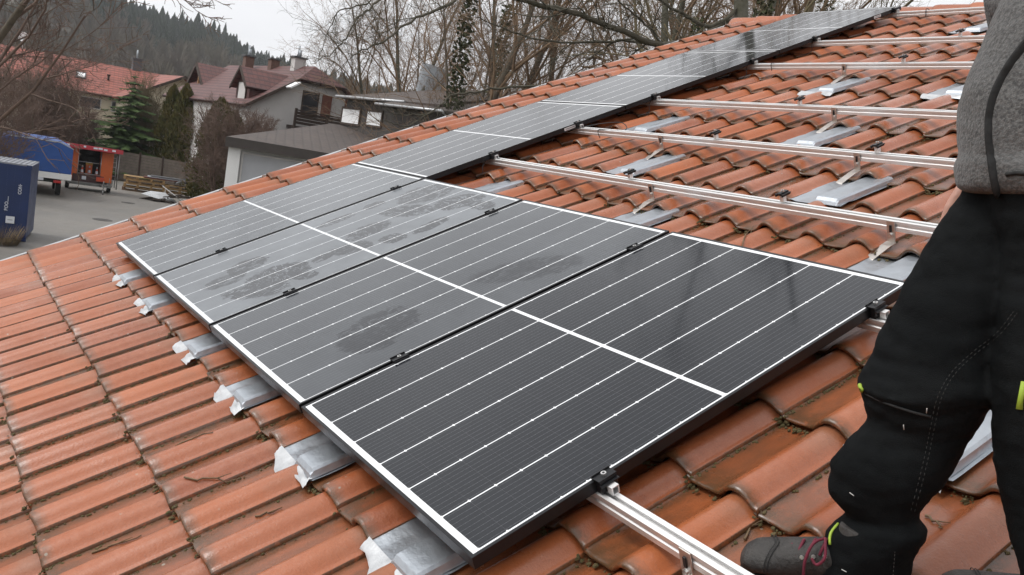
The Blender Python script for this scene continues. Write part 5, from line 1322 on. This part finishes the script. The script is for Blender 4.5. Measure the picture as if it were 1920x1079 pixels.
LEGL = [(352, 1812, 2000, 1.98), (380, 1798, 1985, 1.98), (440, 1760, 1960, 1.97), (540, 1700, 1925, 1.95), (640, 1651, 1898, 1.94), (700, 1625, 1880, 1.94), (730, 1611, 1868, 1.94), (742, 1616, 1856, 1.94), (770, 1626, 1840, 1.94), (800, 1624, 1822, 1.95), (850, 1584, 1793, 1.95), (885, 1559, 1772, 1.95),
        (915, 1553, 1746, 1.95), (945, 1564, 1724, 1.95), (968, 1588, 1722, 1.95), (985, 1576, 1735, 1.95), (1010, 1551, 1722, 1.95), (1045, 1540, 1706, 1.95), (1085, 1534, 1700, 1.95), (1112, 1540, 1696, 1.95)]
_t = ROOF @ onroof(1392, 1062, TZ + .049 + LIFT * .7); _a = ROOF @ Vector((onroof(1392, 1062, TZ + .049 + LIFT * .7).x + .205, onroof(1392, 1062, TZ + .049 + LIFT * .7).y + .115, TZ + .06))
_dd = math.hypot(_a.x - CW.x, _a.y - CW.y) - 1.95
LEGL = [(y, l, r, D + _dd * min(1, max(0, (y - 640) / 330))) for (y, l, r, D) in LEGL]
LEGR = [(352, 1850, 2120, 1.93), (400, 1868, 2130, 1.92), (480, 1880, 2120, 1.91), (560, 1876, 2110, 1.90), (640, 1871, 2095, 1.89), (720, 1868, 2085, 1.88), (800, 1867, 2075, 1.88), (860, 1870, 2072, 1.88), (892, 1872, 2070, 1.88), (935, 1884, 2068, 1.88), (1000, 1896, 2066, 1.88), (1060, 1912, 2066, 1.88), (1120, 1925, 2072, 1.88), (1175, 1940, 2080, 1.88)]
JACK = [(368, 1836, 2068, 1.95), (358, 1813, 2082, 1.95), (335, 1806, 2088, 1.95), (312, 1806, 2086, 1.95), (296, 1812, 2080, 1.95), (250, 1811, 2080, 1.95), (200, 1814, 2080, 1.95), (150, 1828, 2085, 1.95), (100, 1849, 2095, 1.95), (50, 1868, 2105, 1.95), (0, 1889, 2112, 1.95), (-50, 1910, 2120, 1.95), (-95, 1940, 2115, 1.95), (-125, 1985, 2095, 1.95), (-140, 2010, 2075, 1.95)]
per = MB()                                          # the body: one continuous skin under the clothes
px_loft(per, LEGL, 40, 1, 0, grow=-.035, asp=.9); px_loft(per, LEGR, 40, 2, 0, grow=-.035, asp=.9); px_loft(per, JACK, 30, 3, 0, grow=-.03, asp=1.1)
side = (Vector((AZ.x, AZ.y, 0))).normalized(); fwd = -(AX - UP * AX.dot(UP)).normalized()       # away from camera; facing left in the picture
def bt(mb, pts, rs, n=12): mb.tube(pts, rs, n, 0, True, True)
sc_ = at(2045, -100, 1.95)                            # base of neck
shR = sc_ + side * .19 - UP * .05; shL = sc_ - side * .19 - UP * .05
elR = shR - UP * .28 - fwd * .12 + side * .03; haR = at(1822, 348, 2.10)
elL = shL - UP * .28 - fwd * .14 - side * .04; haL = elL - UP * .22 - fwd * .02
bt(per, [sc_ - UP * .08, shR, shR.lerp(elR, .5), elR, elR.lerp(haR, .6), haR], [.07, .065, .052, .045, .037, .028])
bt(per, [sc_ - UP * .08, shL, shL.lerp(elL, .5), elL, elL.lerp(haL, .6), haL], [.07, .065, .052, .045, .037, .028])
def hand(mb, w, dirv, palm_n):
    d = dirv.normalized(); pn = palm_n.normalized(); lat = d.cross(pn).normalized()
    mb.rings([[w + d * s_ + lat * (math.cos(a) * wd) + pn * (math.sin(a) * th) for a in [6.2832 * k / 12 for k in range(12)]] for s_, wd, th in ((-.02, .024, .020), (.02, .034, .018), (.06, .041, .016), (.085, .042, .013), (.095, .036, .008))])
    for k, L in enumerate((.066, .078, .074, .058)):
        o = w + d * .085 + lat * (.030 - .020 * k); c = d
        pts = [o, o + (d - pn * .15) * L * .42, o + (d - pn * .3) * L * .72, o + (d * .9 - pn * .48) * L * 1.02]
        mb.tube(pts, [.0098, .0092, .0085, .0068], 8)
    o = w + d * .03 + lat * .036; mb.tube([o, o + (lat * .7 + d * .7) * .035, o + (lat * .5 + d * .95 - pn * .2) * .065, o + (lat * .35 + d * 1.0 - pn * .3) * .088], [.014, .012, .0105, .008], 8)
hand(per, haR, at(1800, 405, 2.09) - haR, side)
hand(per, haL, -UP + fwd * .1, -side)
nk = sc_ + UP * .10 + fwd * .03; hc = sc_ + UP * .225 + fwd * .055
bt(per, [sc_ - UP * .06, sc_ + UP * .04, nk, nk + UP * .05], [.075, .060, .056, .058])
rg = []
for k in range(15):                                  # head with brow, nose, lips and chin modelled into the profile
    z = -.125 + .25 * k / 14; q = math.sqrt(max(.02, 1 - (z / .128) ** 2)); prof_f = .098 * q; 
    bumpf = {2: .012, 3: .016, 4: .012, 5: .022, 6: .040, 7: .026, 8: .010, 9: .012}.get(k, 0)
    ring = []
    for j in range(24):
        a = 6.2832 * j / 24; cx_, sy_ = math.cos(a), math.sin(a); jaw = .80 if k < 5 else 1
        nose = bumpf * max(0, cx_) ** (14 if k in (6, 7) else 5)
        ring.append(hc + UP * z + fwd * (cx_ * (prof_f * (1 if cx_ > 0 else 1.02)) + nose + (.012 if cx_ < 0 and k > 6 else 0)) + side * (sy_ * .078 * q * jaw))
    rg.append(ring)
per.rings(rg)
for sg in (-1, 1):
    e = hc + side * (.076 * sg) - UP * .005 - fwd * .005
    per.tube([e - UP * .032, e - UP * .012 + side * .006 * sg, e + UP * .012 + side * .009 * sg - fwd * .008, e + UP * .030 - fwd * .004], [.010, .016, .018, .010], 8, flat=.5)
body = per.build('person', M_SKIN); body['label'] = 'worker standing on the roof in black work trousers, grey fleece jacket and dark boots'; body['category'] = 'person'
rmz = body.modifiers.new('one_skin', 'REMESH'); rmz.mode = 'VOXEL'; rmz.voxel_size = .0065; rmz.use_smooth_shade = True
smo = body.modifiers.new('soft', 'SMOOTH'); smo.factor = .5; smo.iterations = 3
tr = MB(); px_loft(tr, LEGL, 150, 5, .06, 16, N=44); px_loft(tr, LEGR, 140, 9, .05, 14, N=44)
trousers = tr.build('trousers', M_TROUS, body); rmz = trousers.modifiers.new('one_cloth', 'REMESH'); rmz.mode = 'VOXEL'; rmz.voxel_size = .007; rmz.use_smooth_shade = True
smo = trousers.modifiers.new('soft', 'SMOOTH'); smo.factor = .5; smo.iterations = 1
jk = MB(); px_loft(jk, JACK, 70, 13, .028, 7, 1.12, 40)
bt(jk, [sc_ - UP * .10, shR, shR.lerp(elR, .5), elR, elR.lerp(haR, .55), elR.lerp(haR, .93)], [.085, .085, .07, .064, .055, .046], 16)
bt(jk, [sc_ - UP * .10, shL, shL.lerp(elL, .5), elL, elL.lerp(haL, .55), elL.lerp(haL, .93)], [.085, .085, .07, .064, .055, .046], 16)
bt(jk, [sc_ - UP * .05, sc_ + UP * .02, sc_ + UP * .07 + fwd * .01], [.10, .082, .078], 16)
jacket = jk.build('jacket', M_FLEECE, body); rmz = jacket.modifiers.new('one_cloth', 'REMESH'); rmz.mode = 'VOXEL'; rmz.voxel_size = .007; rmz.use_smooth_shade = True
smo = jacket.modifiers.new('soft', 'SMOOTH'); smo.factor = .5; smo.iterations = 3
hr_ = MB(); rg = []
for k in range(9):
    z = -.06 + .20 * k / 8; q = math.sqrt(max(.02, 1 - (z / .142) ** 2)); rg.append([hc + UP * z + fwd * (math.cos(a) * .108 * q - .022 + (-.03 if k < 4 else 0)) + side * (math.sin(a) * .088 * q) for a in [6.2832 * j / 20 for j in range(20)]])
hr_.rings(rg); hr_.build('hair', M_HAIR, body)
for sg in (-1, 1):
    e = MB(); p = hc + fwd * .090 + side * (.032 * sg) + UP * .004; e.rings([[p + (UP * math.cos(a) + side * math.sin(a)) * .012 * math.sin(b_) + fwd * .012 * math.cos(b_) for a in [6.2832 * j / 10 for j in range(10)]] for b_ in (.1, .5, 1.0, 1.5, 2.1)]); e.build('eye', M_EYE, body)
# surface lines: found on the cloth by looking for it along the sight line
from mathutils.bvhtree import BVHTree
def bvh(mb): return BVHTree.FromPolygons([Vector(v) for v in mb.v], mb.f)
bt_t, bt_j = bvh(tr), bvh(jk)
def surf(b_, u, v, off=.002):
    d = wray(u, v).normalized(); h_ = b_.ray_cast(CW, d)
    return h_[0] - d * off if h_[0] is not None else at(u, v, 1.9)
def on_path(b_, pix, n, off=.002): return [surf(b_, u, v, off) for u, v in interp(pix, n)]
base_ = [(1900, 585), (1868, 625), (1822, 662), (1783, 700), (1758, 745), (1745, 800), (1735, 850), (1722, 905), (1706, 965)]
for dx in (0, 7):
    st = MB(); P_ = on_path(bt_t, [(u + dx, v + dx * .3) for u, v in base_], 90, .0025)
    for k in range(0, 88, 2): st.tube([P_[k], P_[k + 1]], .0004, 4)
    st.build('seam_stitching', M_STITCH, trousers)
st = MB()
P_ = on_path(bt_t, [(1678, 1035), (1676, 1060), (1674, 1085)], 16, .0025)
for k in range(0, 15, 2): st.tube([P_[k], P_[k + 1]], .00055, 4)
st.build('seam_stitching', M_STITCH, trousers)
tk_ = MB()
for (u, v, du, dv) in ((1738, 766, -1, 9), (1694, 797, 1, 9), (1593, 924, 8, 6), (1578, 1068, 9, 5)):
    a, b_ = surf(bt_t, u, v, .003), surf(bt_t, u + du, v + dv, .003); q = MB(); q.tube([a, b_], .0009, 5); q.build('bar_tack', M_TACK, trousers)
pk = MB(); P_ = on_path(bt_t, [(1614, 734), (1650, 752), (1700, 770), (1745, 782)], 20, .003); pk.tube(P_, .0028, 5); pk.build('pocket_hem', M_PIPE, trousers)
lt = MB(); P_ = on_path(bt_t, [(1612, 722), (1616, 734)], 4, .004); lt.tube(P_, .0045, 6); lt.build('lime_tag', M_LIME, trousers)
lt = MB(); a, b_ = at(1922, 716, 1.76), at(1910, 768, 1.76); a, b_ = surf(bt_t, 1921, 716, .004), surf(bt_t, 1911, 768, .004); lt.tube([a, a.lerp(b_, .5), b_], .007, 6, flat=.3, up=AZ); lt.build('lime_tag', M_LIME, trousers)
bd = MB(); P_ = on_path(bt_j, [(1872, 364), (1864, 320), (1857, 260), (1858, 215), (1868, 175), (1888, 135), (1912, 100), (1945, 62)], 40, .001)
bd.tube(P_, [.011] * 40, 8, flat=.35, up=AZ); bd.build('black_side_band', M_PIPE, jacket)
bd = MB(); P_ = on_path(bt_j, [(1886, 328), (1905, 325), (1930, 327)], 10, .001); bd.tube(P_, .004, 6); bd.build('pocket_edge', M_PIPE, jacket)
# boots
def sm(P_): return [Vector(p) for p in interp([tuple(p) for p in P_], 5 * len(P_))]
def boot(toe, heel, ankle_c, name, up_n):
    d = (toe - heel); L = d.length; d.normalize(); n = up_n; lat = d.cross(n).normalized()
    bo = MB(); rg = []
    for s_, w, h_ in ((0, .026, .070), (.02, .034, .082), (.08, .037, .090), (.14, .040, .088), (.19, .045, .074), (.235, .049, .062), (.27, .046, .054), (.292, .034, .042), (.303, .016, .026)):
        f = s_ / .303 * L; c = heel + d * f; ring = []
        for a in range(18):
            w_ = 6.2832 * a / 18; x, z = math.cos(w_), math.sin(w_)
            ring.append(c + lat * (math.copysign(abs(x) ** .8, x) * w) + n * (h_ * (.5 + .5 * math.copysign(abs(z) ** .85, z)) + .012))
        rg.append(ring)
    bo.rings(rg); 
    top = heel + d * .085 + n * .09
    top = heel + d * .062 + n * .08; bo.tube([heel + d * .062 + n * .04, top, top + UP * .06], [.042, .042, .040], 16)
    o = bo.build(name, M_BOOT, body); rz = o.modifiers.new('one_piece', 'REMESH'); rz.mode = 'VOXEL'; rz.voxel_size = .005; rz.use_smooth_shade = True; sm2 = o.modifiers.new('soft', 'SMOOTH'); sm2.iterations = 4
    so = MB(); rg = []
    for z in (-.006, .016):
        ring = []
        for k in range(28):
            a = 6.2832 * k / 28; f = .5 + .5 * math.cos(a); w = .052 * (abs(math.sin(a)) ** .7) * (.78 + .28 * f); ring.append(heel + d * (L * (1.02 * f - .01)) + lat * math.copysign(w, math.sin(a)) + n * z)
        rg.append(ring)
    so.rings(rg, 0, False); so.build('sole', M_SOLE, o, None, .003)
    ts = MB()
    for q_ in (.215, .222):
        c_ = heel + d * (q_ / .303 * L); ts.tube([c_ + lat * (.0495 * math.sin(t_)) + n * (.012 + .0345 + .0345 * math.cos(t_)) + d * (.02 * abs(math.sin(t_))) for t_ in [-1.9 + .2 * k for k in range(20)]], .0011, 4)
    ts.build('toe_seam', M_SOLE, o)
    lc = MB(); 
    for k in range(4):
        s_ = .115 + .024 * k; h_ = .104 - .006 * k - (.008 if k > 2 else 0); c = heel + d * (s_ / .303 * L)
        lc.tube([c + lat * .030 + n * (h_ - .014), c + n * (h_ + .006), c - lat * .030 + n * (h_ - .014) + d * .012], .0034, 6)
    c = heel + d * (.118 / .303 * L) + n * .112
    lc.tube(sm([c, c - lat * .025 + d * .02 + n * .004, c - lat * .046 + d * .035 - n * .025, c - lat * .054 + d * .040 - n * .06]), .0032, 6)
    lc.tube(sm([c, c - lat * .025 - d * .004 + n * .008, c - lat * .047 - d * .004 - n * .012, c - lat * .052 + d * .012 - n * .028, c - lat * .046 + d * .022 - n * .018]), .0032, 6)
    lc.build('laces', M_LACE, o)
    ey = MB()
    for k in range(4):
        s_ = .115 + .024 * k; c = heel + d * (s_ / .303 * L) - lat * .031 + n * (.092 - .006 * k - (.006 if k > 2 else 0)); ey.tube([c, c - lat * .004 + n * .002], .0045, 8)
    ey.build('eyelets', M_BOLT, o)
    return o
RN = RW @ Vector((0, 0, 1)); ZS = TZ + .049 + LIFT * .7
toe_ = ROOF @ onroof(1392, 1062, ZS); hl_ = ROOF @ Vector((onroof(1392, 1062, ZS).x + .262, onroof(1392, 1062, ZS).y + .145, ZS))
boot(toe_, hl_, None, 'boot', RN)
f2 = at(2000, 1185, 1.88); f2r = ROOF.inverted() @ f2; hl2 = ROOF @ Vector((f2r.x + .06, f2r.y + .03, ZS)); toe2 = ROOF @ Vector((f2r.x - .21, f2r.y - .08, ZS)); boot(toe2, hl2, None, 'boot', RN)
pi_ = MB(); P_ = on_path(bt_t, [(1556, 1003), (1549, 992), (1545, 980)], 6, .004); P_ = on_path(bt_t, [(1572, 982), (1560, 996), (1556, 1008), (1556, 1022)], 8, .003); pi_.tube(P_, .0030, 6); pi_.build('lime_piping', M_LIME, trousers)
# ------------------------------------------------------------------ damp air
hb = MB(); hb.box((CW.x - 300, CW.y + 250, 95), (2200, 2200, 192 + 10))
hz_m = bpy.data.materials.new('damp_air'); hz_m.use_nodes = True; n_ = hz_m.node_tree.nodes; n_.clear()
pv = n_.new('ShaderNodeVolumePrincipled'); pv.inputs['Color'].default_value = (.93, .95, 1, 1); pv.inputs['Density'].default_value = .00028; pv.inputs['Anisotropy'].default_value = .2
mo = n_.new('ShaderNodeOutputMaterial'); hz_m.node_tree.links.new(pv.outputs[0], mo.inputs['Volume'])
tag(hb.build('haze', hz_m), kind='stuff')
